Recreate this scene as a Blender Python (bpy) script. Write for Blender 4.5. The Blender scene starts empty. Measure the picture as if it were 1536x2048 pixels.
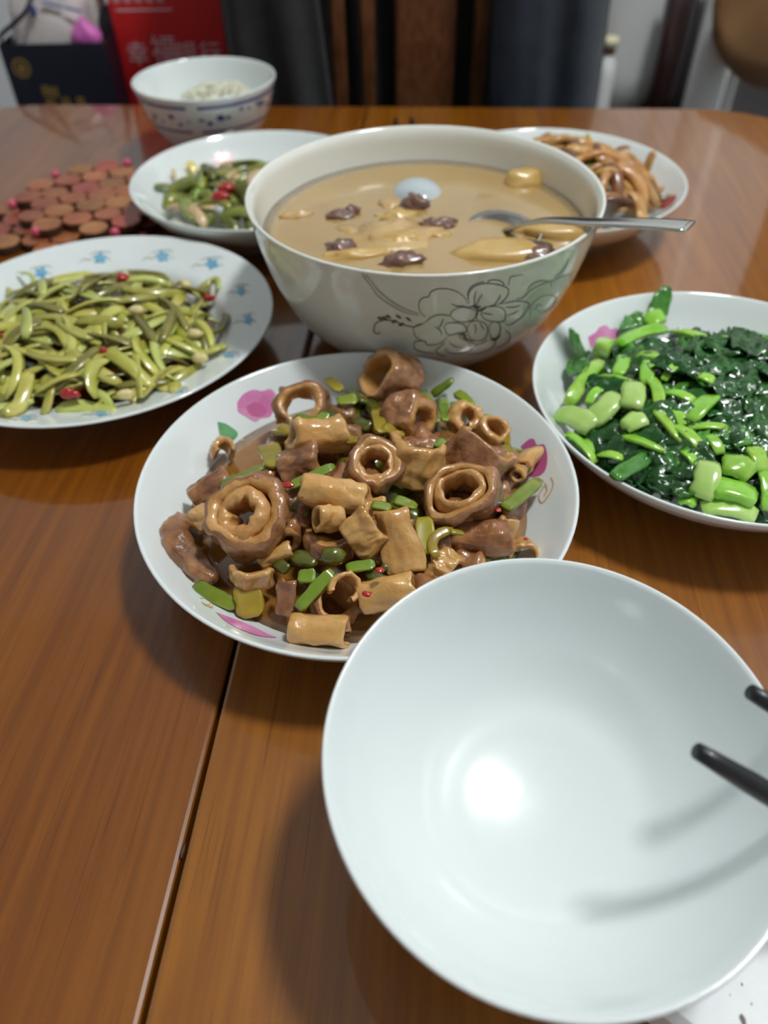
import bpy, math, random
import numpy as np
from mathutils import Vector, Matrix, noise
random.seed(7)
SC = bpy.context.scene
COL = SC.collection
PI = math.pi
ZT = 0.75            # table height above the floor; builders below work with the table top at z = 0
H = 0.308            # camera height above the table top
# ------------------------------------------------------------------ camera
FPX, PITCH, ROLL = 1530.0, math.radians(45.2), math.radians(-1.2)
cam = bpy.data.cameras.new('camera')
camo = bpy.data.objects.new('camera', cam)
COL.objects.link(camo)
CAMROT = Matrix.Rotation(PI / 2 - PITCH, 3, 'X') @ Matrix.Rotation(ROLL, 3, 'Z')
camo.matrix_world = Matrix.Translation((0, 0, H + ZT)) @ CAMROT.to_4x4()
cam.sensor_fit = 'VERTICAL'
cam.sensor_height = 36.0
cam.lens = FPX / 2048 * 36.0
cam.clip_start = 0.01
cam.dof.use_dof = True
cam.dof.focus_distance = 0.325
cam.dof.aperture_fstop = cam.lens / 4.2
SC.camera = camo
# ------------------------------------------------------------------ world, lamps, exposure
w = bpy.data.worlds.new('world')
SC.world = w
w.use_nodes = True
w.node_tree.nodes['Background'].inputs[0].default_value = (0.8, 0.9, 1.0, 1)
w.node_tree.nodes['Background'].inputs[1].default_value = 0.0
LAMP = (0.62, 0.48, 1.95)   # round lamp on the ceiling over the table, out of the picture, built with the room
LAMP_GLOW = 126.0
SC.view_settings.view_transform = 'Standard'
SC.view_settings.look = 'None'
SC.view_settings.exposure = 0.04
SC.view_settings.gamma = 1.0
SC.view_settings.use_curve_mapping = False
SC.cycles.max_bounces = 7
SC.cycles.glossy_bounces = 3
SC.cycles.caustics_reflective = False
SC.cycles.caustics_refractive = False
# ------------------------------------------------------------------ helpers
RIGHT, UP, TOW = [CAMROT @ Vector(v) for v in ((1, 0, 0), (0, 1, 0), (0, 0, 1))]
CAMP = Vector((0, 0, H))


def ray(px, py):
    return CAMROT @ Vector(((px - 768) / FPX, -(py - 1024) / FPX, -1.0))


def at(px, py, z=0.0):
    d = ray(px, py)
    return CAMP + d * ((z - H) / d.z)


def aty(px, py, Y):
    d = ray(px, py)
    return CAMP + d * (Y / d.y)


def march(px, py, fn, t0=0.1, t1=1.6, n=400):
    """first point along the sight line below the surface fn(p) < 0"""
    d = ray(px, py)
    a = t0
    for i in range(1, n + 1):
        b = t0 + (t1 - t0) * i / n
        if fn(CAMP + d * b) < 0:
            for _ in range(18):
                m = (a + b) / 2
                if fn(CAMP + d * m) < 0:
                    b = m
                else:
                    a = m
            return CAMP + d * a
        a = b
    return CAMP + d * t1


def depth(p):
    return (CAMP - p).dot(TOW)


def sr(r, g, b):
    def c(u):
        u /= 255
        return u / 12.92 if u <= .04045 else ((u + .055) / 1.055) ** 2.4
    return (c(r), c(g), c(b), 1)


def nvec(p):
    return Vector((noise.noise(p + Vector((9.32, -1.53, -7.95))), noise.noise(p), noise.noise(p + Vector((6.33, .01, -3.2)))))


def tagit(o, label, cat, group=None, kind=None):
    if label:
        o['label'] = label
    if cat:
        o['category'] = cat
    if group:
        o['group'] = group
    if kind:
        o['kind'] = kind
    return o


def mesh(name, verts, faces, mats, parent=None, smooth=True, midx=None, label=None, cat=None, group=None, kind=None):
    """verts in table coordinates; the object sits at its base, a child at its parent's place"""
    V = np.array([tuple(v) for v in verts], dtype=float)
    if parent is None:
        org = Vector((float((V[:, 0].min() + V[:, 0].max()) / 2), float((V[:, 1].min() + V[:, 1].max()) / 2), float(V[:, 2].min())))
    else:
        org = Vector(parent['org'])
    me = bpy.data.meshes.new(name)
    me.from_pydata([tuple(v) for v in (V - np.array(org))], [], faces)
    if not isinstance(mats, (list, tuple)):
        mats = [mats]
    for m in mats:
        me.materials.append(m)
    if midx:
        me.polygons.foreach_set('material_index', midx)
    me.polygons.foreach_set('use_smooth', [smooth] * len(me.polygons))
    me.update()
    o = bpy.data.objects.new(name, me)
    COL.objects.link(o)
    o['org'] = tuple(org)
    if parent is None:
        o.location = org
    else:
        o.parent = parent
    return tagit(o, label, cat, group, kind)


def empty(name, loc, label, cat, group=None, kind=None):
    o = bpy.data.objects.new(name, None)
    COL.objects.link(o)
    o.empty_display_size = 0.02
    o.location = loc
    o['org'] = tuple(loc)
    return tagit(o, label, cat, group, kind)


def add_mod_solid(o, t):
    m = o.modifiers.new('solid', 'SOLIDIFY')
    m.thickness = t
    m.offset = -1
    return o


# ---- geometry generators: return (verts, faces)
def spline(pts, n):
    """Catmull-Rom through points of any dimension"""
    P = [np.array(p, dtype=float) for p in pts]
    P = [2 * P[0] - P[1]] + P + [2 * P[-1] - P[-2]]
    out = []
    segs = len(P) - 3
    for i in range(n):
        u = i / (n - 1) * segs
        k = min(int(u), segs - 1)
        t = u - k
        a, b, c, d = P[k:k + 4]
        out.append(.5 * ((2 * b) + (c - a) * t + (2 * a - 5 * b + 4 * c - d) * t * t + (3 * b - a - 3 * c + d) * t ** 3))
    return out


def lathe(prof, n=96, c=(0, 0, 0), M=None):
    V, F = [], []
    for r, z in prof:
        for i in range(n):
            a = 2 * PI * i / n
            v = Vector((r * math.cos(a), r * math.sin(a), z))
            if M:
                v = M @ v
            V.append(v + Vector(c))
    for j in range(len(prof) - 1):
        for i in range(n):
            k = (i + 1) % n
            F.append((j * n + i, j * n + k, (j + 1) * n + k, (j + 1) * n + i))
    for j in (0, len(prof) - 1):
        if prof[j][0] > 1e-5:
            F.append(tuple(range(j * n, j * n + n)))
    return V, F


def frames(P):
    """tangent, normal, binormal along a polyline"""
    T = []
    for i in range(len(P)):
        a, b = P[max(0, i - 1)], P[min(len(P) - 1, i + 1)]
        T.append((b - a).normalized())
    up = Vector((0, 0, 1))
    if abs(T[0].dot(up)) > .95:
        up = Vector((1, 0, 0))
    N = []
    n = (up - T[0] * up.dot(T[0])).normalized()
    for t in T:
        n = (n - t * n.dot(t)).normalized()
        N.append(n)
    return T, N, [t.cross(n) for t, n in zip(T, N)]


def sweep(P, wid, thk, k=10, taper=(.35, .35), twist=0.0, sq=2.0, rough=0.0, seed=0, groove=0.0):
    """superellipse section swept along points; wid, thk half sizes, may be lists; groove hollows the upper side"""
    P = [Vector(p) for p in P]
    T, N, B = frames(P)
    n = len(P)
    V, F = [], []
    for i in range(n):
        u = i / (n - 1)
        e = min(1, taper[0] + (1 - taper[0]) * math.sin(min(1, u / .18) * PI / 2), taper[1] + (1 - taper[1]) * math.sin(min(1, (1 - u) / .18) * PI / 2))
        wd = (wid[i] if isinstance(wid, (list, tuple)) else wid) * e
        th = (thk[i] if isinstance(thk, (list, tuple)) else thk) * e
        a0 = twist * u
        for j in range(k):
            a = 2 * PI * j / k
            ca, sa = math.cos(a), math.sin(a)
            x = wd * math.copysign(abs(ca) ** (2 / sq), ca)
            y = th * math.copysign(abs(sa) ** (2 / sq), sa)
            if groove and sa > 0:
                y -= groove * th * (1 - ca * ca)
            if rough:
                q = 1 + rough * noise.noise(Vector((seed * 3.7 + math.cos(a) * 1.3, math.sin(a) * 1.3, u * 5 + seed)))
                x *= q
                y *= q
            xx, yy = x * math.cos(a0) - y * math.sin(a0), x * math.sin(a0) + y * math.cos(a0)
            V.append(P[i] + B[i] * xx + N[i] * yy)
    for i in range(n - 1):
        for j in range(k):
            m = (j + 1) % k
            F.append((i * k + j, i * k + m, (i + 1) * k + m, (i + 1) * k + j))
    F.append(tuple(range(k))[::-1])
    F.append(tuple(range((n - 1) * k, n * k)))
    return V, F


def box(x0, x1, y0, y1, z0, z1, b=0.0, M=None):
    """box with optional bevelled vertical and horizontal edges (chamfer b)"""
    if b <= 0:
        V = [Vector((x, y, z)) for z in (z0, z1) for x, y in ((x0, y0), (x1, y0), (x1, y1), (x0, y1))]
        F = [(3, 2, 1, 0), (4, 5, 6, 7), (0, 1, 5, 4), (1, 2, 6, 5), (2, 3, 7, 6), (3, 0, 4, 7)]
    else:
        V, F = [], []
        for z, i in ((z0, b), (z0 + b, 0), (z1 - b, 0), (z1, b)):
            for (cx, cy, sx, sy) in ((x0, y0, 1, 1), (x1, y0, -1, 1), (x1, y1, -1, -1), (x0, y1, 1, -1)):
                p1 = Vector((cx + sx * (b + i), cy + sy * i, z))
                p2 = Vector((cx + sx * i, cy + sy * (b + i), z))
                V += [p2, p1] if sx * sy > 0 else [p1, p2]
        for j in range(3):
            for i in range(8):
                k = (i + 1) % 8
                F.append((j * 8 + i, j * 8 + k, (j + 1) * 8 + k, (j + 1) * 8 + i))
        F += [tuple(range(8))[::-1], tuple(range(24, 32))]
    if M:
        V = [M @ v for v in V]
    return V, F


def merge(*parts):
    V, F = [], []
    for v, f in parts:
        o = len(V)
        V += list(v)
        F += [tuple(i + o for i in q) for q in f]
    return V, F


def blob(c, rx, ry, rz, amp=.2, seed=0, n=14, m=9, rot=0.0, freq=1.4, sq=2.0):
    V, F = [], []
    c = Vector(c)
    for j in range(m + 1):
        b = PI * j / m
        for i in range(n):
            a = 2 * PI * i / n
            d = Vector((math.sin(b) * math.cos(a), math.sin(b) * math.sin(a), math.cos(b)))
            s = 1 + amp * noise.noise(d * freq + Vector((seed * 5.1, seed * 2.3, 0)))
            e = Vector([math.copysign(abs(t) ** (2 / sq), t) for t in d])
            x, y, z = e.x * rx * s, e.y * ry * s, e.z * rz * s
            V.append(c + Vector((x * math.cos(rot) - y * math.sin(rot), x * math.sin(rot) + y * math.cos(rot), z)))
    for j in range(m):
        for i in range(n):
            k = (i + 1) % n
            F.append((j * n + i, (j + 1) * n + i, (j + 1) * n + k, j * n + k))
    return V, F


def axes_from(axis, ref=None):
    z = Vector(axis).normalized()
    x = (ref or Vector((0.3, 0.2, 0.9)))
    x = (x - z * x.dot(z))
    if x.length < 1e-3:
        x = Vector((1, 0, 0)) - z * z.x
    x.normalize()
    return x, z.cross(x), z


def cuttube(c, axis, R, r, L, arc=360, squash=1.0, wr=.1, star=0.0, seed=0, bend=0.0, ref=None, flare=0.0, n=44, spiral=0.0, warp=.22):
    """a cut piece of tube: thick wall, rounded cut ends, wrinkled outside; arc < 360 leaves it slit open.
    returns verts, faces, face material index (0 outside, 1 inside and cut ends)"""
    X, Y, Z = axes_from(axis, ref)
    c = Vector(c)
    t = R - r
    b = min(t * .45, L * .2)
    sec = [(r + b * .3, -L / 2), (R - b, -L / 2), (R - b * .3, -L / 2 + b * .3), (R, -L / 2 + b)]
    for i in range(1, 8):
        sec.append((R, -L / 2 + b + (L - 2 * b) * i / 8))
    sec += [(R, L / 2 - b), (R - b * .3, L / 2 - b * .3), (R - b, L / 2), (r + b * .3, L / 2), (r, L / 2 - b), (r, 0), (r, -L / 2 + b)]
    k = len(sec)
    full = arc >= 359
    nn = n if full else n + 1
    V, F, MI = [], [], []
    for i in range(nn):
        a = math.radians(arc) * (i / n - .5)
        for rad, z in sec:
            u = (rad - r) / t
            nz = noise.noise(Vector((math.cos(a) * 2.2 + seed * 7.3, math.sin(a) * 2.2, z / R * 1.6 + seed)))
            n2 = noise.noise(Vector((math.cos(a) * 6 + seed * 3.1, math.sin(a) * 6, z / R * 4 + seed * 2)))
            q = rad * (1 + wr * (nz + .45 * n2) * (.35 + .65 * u)) * (1 + flare * (z / L) ** 2)
            q *= 1 + spiral * (a / PI)
            if star:
                q *= 1 + star * (1 - u) * (math.sin(5 * a + seed) * .6 + math.sin(8 * a + 2 * seed) * .4)
            x, y = q * math.cos(a), q * math.sin(a) * squash
            zz = z * (1 + .08 * noise.noise(Vector((a, seed, rad / R))))
            if bend:
                K = bend / L
                rr = 1 / K - x
                x, zz = 1 / K - rr * math.cos(zz * K), rr * math.sin(zz * K)
            V.append(c + X * x + Y * y + Z * zz)
    for i in range(n if full else nn - 1):
        i2 = (i + 1) % nn
        for j in range(k):
            j2 = (j + 1) % k
            F.append((i * k + j, i * k + j2, i2 * k + j2, i2 * k + j))
            MI.append(0 if 2 <= j < 13 else 1)
    if warp:
        V = [v + nvec((v - c) / (R * 1.1) + Vector((seed * 3.3, seed, 7))) * (warp * R) + nvec((v - c) / (R * .38) + Vector((seed, 2, seed))) * (warp * R * .28) for v in V]
    if not full:
        F.append(tuple(range(k)))
        F.append(tuple(range((nn - 1) * k, nn * k))[::-1])
        MI += [1, 1]
    return V, F, MI


# ------------------------------------------------------------------ materials
def mat(name, col, rough=.4, col2=None, scale=8.0, bump=0.0, bscale=None, coat=0.0, spec=.5, metal=0.0, vary=0.0, hue=0.0,
        stretch=(1, 1, 1), detail=4.0, contrast=(.35, .65), trans=0.0, ior=1.5, emit=None, sss=0.0, sheen=0.0):
    m = bpy.data.materials.new(name)
    m.use_nodes = True
    nt = m.node_tree
    N, L = nt.nodes, nt.links
    b = N['Principled BSDF']
    b.inputs['Roughness'].default_value = rough
    b.inputs['Metallic'].default_value = metal
    b.inputs['Specular IOR Level'].default_value = spec
    b.inputs['IOR'].default_value = ior
    b.inputs['Coat Weight'].default_value = coat
    b.inputs['Coat Roughness'].default_value = .06
    b.inputs['Transmission Weight'].default_value = trans
    b.inputs['Sheen Weight'].default_value = sheen
    if sss:
        b.inputs['Subsurface Weight'].default_value = sss
        b.inputs['Subsurface Radius'].default_value = (.006, .004, .002)
        b.inputs['Subsurface Scale'].default_value = 1.0
    out = None
    if col2 is not None or bump:
        tc = N.new('ShaderNodeTexCoord')
        mp = N.new('ShaderNodeMapping')
        mp.inputs['Scale'].default_value = stretch
        L.new(tc.outputs['Object'], mp.inputs['Vector'])
    if col2 is not None:
        nz = N.new('ShaderNodeTexNoise')
        nz.inputs['Scale'].default_value = scale
        nz.inputs['Detail'].default_value = detail
        L.new(mp.outputs[0], nz.inputs['Vector'])
        rp = N.new('ShaderNodeValToRGB')
        rp.color_ramp.elements[0].position, rp.color_ramp.elements[1].position = contrast
        rp.color_ramp.elements[0].color, rp.color_ramp.elements[1].color = col, col2
        L.new(nz.outputs[0], rp.inputs[0])
        out = rp.outputs[0]
    if vary or hue:
        oi = N.new('ShaderNodeObjectInfo')
        hs = N.new('ShaderNodeHueSaturation')
        mr = N.new('ShaderNodeMapRange')
        mr.inputs['To Min'].default_value, mr.inputs['To Max'].default_value = 1 - vary, 1 + vary
        L.new(oi.outputs['Random'], mr.inputs['Value'])
        L.new(mr.outputs[0], hs.inputs['Value'])
        if hue:
            ml = N.new('ShaderNodeMath')
            ml.operation = 'MULTIPLY'
            ml.inputs[1].default_value = 7.13
            fr = N.new('ShaderNodeMath')
            fr.operation = 'FRACT'
            m2 = N.new('ShaderNodeMapRange')
            m2.inputs['To Min'].default_value, m2.inputs['To Max'].default_value = .5 - hue, .5 + hue
            L.new(oi.outputs['Random'], ml.inputs[0])
            L.new(ml.outputs[0], fr.inputs[0])
            L.new(fr.outputs[0], m2.inputs['Value'])
            L.new(m2.outputs[0], hs.inputs['Hue'])
        if out:
            L.new(out, hs.inputs['Color'])
        else:
            hs.inputs['Color'].default_value = col
        out = hs.outputs[0]
    if out:
        L.new(out, b.inputs['Base Color'])
    else:
        b.inputs['Base Color'].default_value = col
    if bump:
        n2 = N.new('ShaderNodeTexNoise')
        n2.inputs['Scale'].default_value = bscale or scale * 3
        n2.inputs['Detail'].default_value = 3
        L.new(mp.outputs[0], n2.inputs['Vector'])
        bp = N.new('ShaderNodeBump')
        bp.inputs['Strength'].default_value = bump
        bp.inputs['Distance'].default_value = .002
        L.new(n2.outputs[0], bp.inputs['Height'])
        L.new(bp.outputs[0], b.inputs['Normal'])
    if emit:
        b.inputs['Emission Color'].default_value = col
        b.inputs['Emission Strength'].default_value = emit
    return m


def wood_mat(name, c1, c2, c3, rough=.2, rot=0.0, ior=1.5, coat=.6, fine=1.0):
    m = bpy.data.materials.new(name)
    m.use_nodes = True
    nt = m.node_tree
    N, L = nt.nodes, nt.links
    b = N['Principled BSDF']
    tc = N.new('ShaderNodeTexCoord')
    mp = N.new('ShaderNodeMapping')
    mp.inputs['Rotation'].default_value = (0, 0, rot)
    L.new(tc.outputs['Object'], mp.inputs['Vector'])

    def nz(sc, stretch, det=4, dist=0.0):
        q = N.new('ShaderNodeMapping')
        q.inputs['Scale'].default_value = stretch
        L.new(mp.outputs[0], q.inputs['Vector'])
        t = N.new('ShaderNodeTexNoise')
        t.inputs['Scale'].default_value = sc
        t.inputs['Detail'].default_value = det
        t.inputs['Distortion'].default_value = dist
        L.new(q.outputs[0], t.inputs['Vector'])
        return t.outputs[0]
    big = nz(7 * fine, (2.2, .35, 1), 3, .6)
    grain = nz(60 * fine, (3.0, .12, 1), 5, .2)
    pore = nz(220 * fine, (3.0, .06, 1), 3)
    r1 = N.new('ShaderNodeValToRGB')
    r1.color_ramp.elements[0].position, r1.color_ramp.elements[1].position = .3, .72
    r1.color_ramp.elements[0].color, r1.color_ramp.elements[1].color = c1, c2
    L.new(big, r1.inputs[0])
    r2 = N.new('ShaderNodeValToRGB')
    r2.color_ramp.elements[0].position, r2.color_ramp.elements[1].position = .38, .62
    r2.color_ramp.elements[0].color, r2.color_ramp.elements[1].color = c3, (1, 1, 1, 1)
    L.new(grain, r2.inputs[0])
    mx = N.new('ShaderNodeMix')
    mx.data_type = 'RGBA'
    mx.blend_type = 'MULTIPLY'
    mx.inputs[0].default_value = .6
    L.new(r1.outputs[0], mx.inputs[6])
    L.new(r2.outputs[0], mx.inputs[7])
    r3 = N.new('ShaderNodeValToRGB')
    r3.color_ramp.elements[0].position, r3.color_ramp.elements[1].position = .3, .42
    r3.color_ramp.elements[0].color, r3.color_ramp.elements[1].color = (.62, .55, .5, 1), (1, 1, 1, 1)
    L.new(pore, r3.inputs[0])
    m2 = N.new('ShaderNodeMix')
    m2.data_type = 'RGBA'
    m2.blend_type = 'MULTIPLY'
    m2.inputs[0].default_value = .7
    L.new(mx.outputs[2], m2.inputs[6])
    L.new(r3.outputs[0], m2.inputs[7])
    L.new(m2.outputs[2], b.inputs['Base Color'])
    b.inputs['Roughness'].default_value = rough
    b.inputs['IOR'].default_value = ior
    b.inputs['Coat Weight'].default_value = coat
    b.inputs['Coat Roughness'].default_value = .08
    return m


M = {}
M['wall'] = mat('wall_paint', sr(238, 240, 243), .85, sr(232, 235, 238), scale=3, bump=.05, bscale=200)
M['ceil'] = mat('ceiling_paint', sr(232, 232, 230), .9)
M['floor'] = mat('floor_tile', sr(92, 84, 78), .35, sr(78, 72, 68), scale=5)
M['table'] = wood_mat('table_wood', sr(126, 68, 8), sr(150, 89, 14), sr(205, 190, 175), rough=.3, rot=math.radians(4.7), ior=1.5, coat=1.0)
M['table'].node_tree.nodes['Principled BSDF'].inputs['Coat IOR'].default_value = 1.6
M['table'].node_tree.nodes['Principled BSDF'].inputs['Coat Roughness'].default_value = .05
M['table_y'] = wood_mat('table_wood_golden', sr(138, 80, 8), sr(162, 100, 18), sr(205, 190, 175), rough=.3, rot=math.radians(4.7), ior=1.5, coat=1.0)
M['table_y'].node_tree.nodes['Principled BSDF'].inputs['Coat IOR'].default_value = 1.6
M['table_y'].node_tree.nodes['Principled BSDF'].inputs['Coat Roughness'].default_value = .05
M['dark'] = mat('dark_under', sr(70, 42, 22), .6)
M['china'] = mat('white_china', sr(232, 238, 238), .1, coat=.6, spec=.5)
M['china_warm'] = mat('white_china_warm', sr(232, 233, 226), .12, coat=.5)
M['chair'] = wood_mat('chair_wood', sr(92, 54, 28), sr(122, 76, 44), sr(160, 130, 100), rough=.35, coat=.3)
M['line'] = mat('print_line', sr(100, 92, 90), .35)
M['line_soft'] = mat('print_line_soft', sr(150, 152, 140), .35)
M['leafgreen'] = mat('print_pale_green', sr(196, 206, 188), .3)
M['pink'] = mat('print_pink', sr(226, 150, 196), .25, sr(206, 110, 168), scale=90)
M['pink_d'] = mat('print_dark_pink', sr(196, 96, 150), .25)
M['red_print'] = mat('print_red', sr(206, 96, 104), .25, sr(190, 70, 80), scale=80)
M['green_print'] = mat('print_green', sr(112, 178, 120), .25, sr(86, 150, 96), scale=120)
M['orange_print'] = mat('print_orange', sr(216, 176, 132), .3)
M['blue_print'] = mat('print_blue', sr(98, 160, 200), .25, sr(140, 190, 215), scale=150)
M['navy_print'] = mat('print_navy', sr(52, 66, 140), .25, sr(80, 92, 150), scale=100)
M['grey_print'] = mat('print_grey', sr(168, 176, 172), .3)
WET = dict(coat=.7, rough=.3)
M['meat'] = mat('braised_brown', sr(126, 76, 42), .3, sr(176, 124, 80), scale=90, bump=.5, bscale=260, coat=.7, vary=.15)
M['meat_in'] = mat('braised_tan_inside', sr(186, 130, 68), .3, sr(208, 158, 98), scale=120, bump=.3, bscale=400, coat=.6, vary=.1)
M['tan'] = mat('braised_tan', sr(194, 140, 72), .28, sr(216, 170, 106), scale=60, bump=.25, bscale=300, coat=.8, vary=.08)
M['sauce'] = mat('brown_sauce', sr(128, 82, 30), .06, sr(154, 106, 48), scale=30, coat=1.0, contrast=(.4, .6))
M['vg'] = mat('pepper_green', sr(106, 132, 26), .25, sr(140, 156, 44), scale=60, coat=.7, vary=.2, hue=.02)
M['vy'] = mat('pepper_olive_yellow', sr(140, 118, 18), .25, sr(166, 148, 40), scale=60, coat=.7, vary=.15, hue=.02)
M['vd'] = mat('pepper_dark_olive', sr(70, 76, 16), .25, sr(104, 104, 26), scale=60, coat=.7, vary=.2)
M['vb'] = mat('pepper_bright_green', sr(106, 136, 32), .22, sr(134, 158, 52), scale=60, coat=.7)
M['garlic'] = mat('garlic_cream', sr(226, 208, 146), .3, coat=.5)
M['chili'] = mat('red_chili', sr(188, 30, 28), .22, sr(150, 20, 18), scale=80, coat=.8)
M['stem'] = mat('greens_stem', sr(128, 190, 40), .22, sr(170, 216, 88), scale=45, bump=.25, bscale=160, coat=.7, vary=.14, hue=.012)
M['stem_p'] = mat('greens_pale_stem', sr(160, 204, 92), .22, sr(196, 222, 136), scale=45, bump=.2, bscale=160, coat=.7, vary=.08)
M['leaf'] = mat('greens_leaf', sr(20, 66, 20), .22, sr(44, 102, 36), scale=70, bump=.7, bscale=170, coat=.7, vary=.3, hue=.012)
M['leaf_m'] = mat('greens_leaf_mid', sr(54, 120, 36), .22, sr(84, 150, 52), scale=70, bump=.6, bscale=170, coat=.7, vary=.2)
M['shred'] = mat('shredded_pale_green', sr(164, 160, 56), .28, sr(198, 192, 100), scale=50, coat=.7, vary=.2, hue=.012)
M['shred_d'] = mat('shredded_dark_olive', sr(104, 98, 34), .28, sr(146, 138, 60), scale=50, coat=.7, vary=.25)
M['shred_l'] = mat('shredded_light_green', sr(182, 192, 94), .25, sr(208, 212, 124), scale=50, coat=.6, vary=.1)
M['soy'] = mat('soy_sauce', sr(92, 40, 10), .05, sr(120, 60, 18), scale=30, coat=1.0)
M['soup'] = mat('milky_brown_soup', sr(172, 140, 86), .12, sr(184, 152, 98), scale=18, coat=.8, contrast=(.3, .7))
M['yam'] = mat('yellow_chunk', sr(208, 172, 104), .35, sr(196, 156, 86), scale=50, coat=.4)
M['date'] = mat('dark_red_brown_chunk', sr(128, 90, 74), .35, sr(92, 62, 56), scale=80, coat=.6, bump=.5, bscale=200)
M['clump'] = mat('tan_clump', sr(190, 154, 100), .35, sr(206, 172, 118), scale=60, coat=.4, bump=.5, bscale=150)
M['steel'] = mat('stainless_steel', sr(206, 204, 198), .16, metal=1.0)
M['porc_spoon'] = mat('pale_blue_grey_spoon', sr(186, 196, 200), .12, coat=.5)
M['mush'] = mat('fried_mushroom', sr(176, 122, 62), .35, sr(206, 158, 94), scale=60, coat=.35, vary=.18, hue=.008)
M['mush_d'] = mat('fried_mushroom_dark', sr(98, 56, 26), .35, sr(132, 82, 42), scale=60, coat=.4, vary=.2)
M['pepL'] = mat('pepper_slices', sr(112, 122, 38), .25, sr(146, 150, 66), scale=60, coat=.6, vary=.25, hue=.02)
M['pork'] = mat('pale_pork', sr(198, 166, 120), .35, sr(214, 188, 146), scale=70, coat=.4, bump=.4, bscale=200, vary=.08)
M['ginger'] = mat('ginger_yellow', sr(232, 208, 92), .3, coat=.4)
M['rice'] = mat('white_rice', sr(236, 234, 212), .4, coat=.2)
M['slice'] = mat('trivet_wood_slice', sr(142, 74, 46), .4, sr(166, 98, 62), scale=60, vary=.28, hue=.02, coat=.25)
M['bark'] = mat('trivet_bark', sr(70, 42, 28), .7)
M['bead'] = mat('pink_bead', sr(214, 84, 112), .3, coat=.4)
M['stick'] = mat('black_chopstick', sr(22, 23, 26), .38, coat=.15)
M['paper'] = mat('white_paper', sr(246, 247, 248), .7, sr(238, 240, 243), scale=40, bump=.15, bscale=300)
M['speck'] = mat('paper_speck', sr(120, 112, 112), .8)
M['redbag'] = mat('red_paper', sr(214, 30, 32), .5, sr(200, 24, 28), scale=12)
M['navybag'] = mat('navy_paper', sr(18, 20, 38), .45)
M['bagtext'] = mat('pale_pink_ink', sr(232, 190, 200), .5)
M['gold'] = mat('gold_ink', sr(176, 140, 70), .4, metal=.3)
M['plastic'] = mat('white_plastic_film', sr(224, 216, 214), .4, sr(206, 194, 196), scale=14, bump=.3, bscale=25)
M['pinkpl'] = mat('pink_plastic', sr(232, 120, 206), .4)
M['bluepr'] = mat('blue_film_print', sr(72, 84, 150), .4)
M['blackcloth'] = mat('black_cloth', sr(26, 27, 28), .9, sr(18, 18, 20), scale=40, bump=.3, bscale=300, sheen=.2)
M['navycloth'] = mat('navy_cloth', sr(38, 50, 64), .85, sr(30, 40, 54), scale=40, bump=.3, bscale=300, sheen=.2)
M['browncloth'] = mat('brown_cloth', sr(142, 102, 62), .85, sr(126, 90, 54), scale=12, bump=.3, bscale=60, sheen=.2)
M['whitepl'] = mat('white_enamel', sr(242, 244, 245), .3, coat=.3)
M['maroon'] = mat('maroon_wood', sr(50, 20, 20), .35, sr(36, 14, 16), scale=10, coat=.4)
M['cap'] = mat('brown_bottle_neck', sr(112, 86, 60), .4)
M['cream'] = mat('cream_cap', sr(226, 218, 186), .4)
M['greycab'] = mat('grey_cabinet', sr(84, 80, 84), .5)
M['glow'] = mat('lamp_diffuser', (.96, 1.0, .985, 1), .5, emit=LAMP_GLOW)
M['lampshell'] = mat('lamp_frame', sr(230, 230, 228), .5)

# ------------------------------------------------------------------ room
mesh('floor', *box(-2.2, 1.9, -1.9, 1.85, -ZT - .06, -ZT), M['floor'], smooth=False, kind='structure')
for nm, b in (('wall_back', (-2.2, 1.9, 1.72, 1.82, -ZT, 1.95)), ('wall_front', (-2.2, 1.9, -1.75, -1.65, -ZT, 1.95)),
              ('wall_left', (-2.1, -2.0, -1.65, 1.72, -ZT, 1.95)), ('wall_right', (1.7, 1.8, -1.65, 1.72, -ZT, 1.95))):
    mesh(nm, *box(*b), M['wall'], smooth=False, kind='structure')
mesh('ceiling', *box(-2.2, 1.9, -1.9, 1.85, 1.95, 2.0), M['ceil'], smooth=False, kind='structure')
lp = empty('ceiling_lamp_offscreen', (LAMP[0], LAMP[1], LAMP[2] - .10), 'round white lamp on the ceiling above the table', 'lamp')
mesh('lamp_rim', *lathe([(.152, LAMP[2] + .001), (.158, LAMP[2] - .004), (.158, LAMP[2] - .022), (.150, LAMP[2] - .026), (.144, LAMP[2] - .022)], 48, (LAMP[0], LAMP[1], 0)), M['lampshell'], lp)
mesh('diffuser_offscreen', *lathe([(.146, LAMP[2] - .018), (.141, LAMP[2] - .038), (.123, LAMP[2] - .060), (.092, LAMP[2] - .078), (.050, LAMP[2] - .090), (1e-6, LAMP[2] - .094)], 48, (LAMP[0], LAMP[1], 0)), M['glow'], lp)

# ------------------------------------------------------------------ table: two halves with an open joint
TR = math.radians(-4.7)


def tl(x, y, z=0.0):
    return Vector((x * math.cos(TR) - y * math.sin(TR), x * math.sin(TR) + y * math.cos(TR), z))


SEAM = -.0915
TX0, TX1, TY0, TY1, RC = -.60, .41, -.42, .988, .12
table = empty('dining_table', (-.05, .3, -ZT), 'reddish brown lacquered wooden dining table under the dishes', 'table')
table['org'] = (-.05, .3, -ZT)


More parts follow.
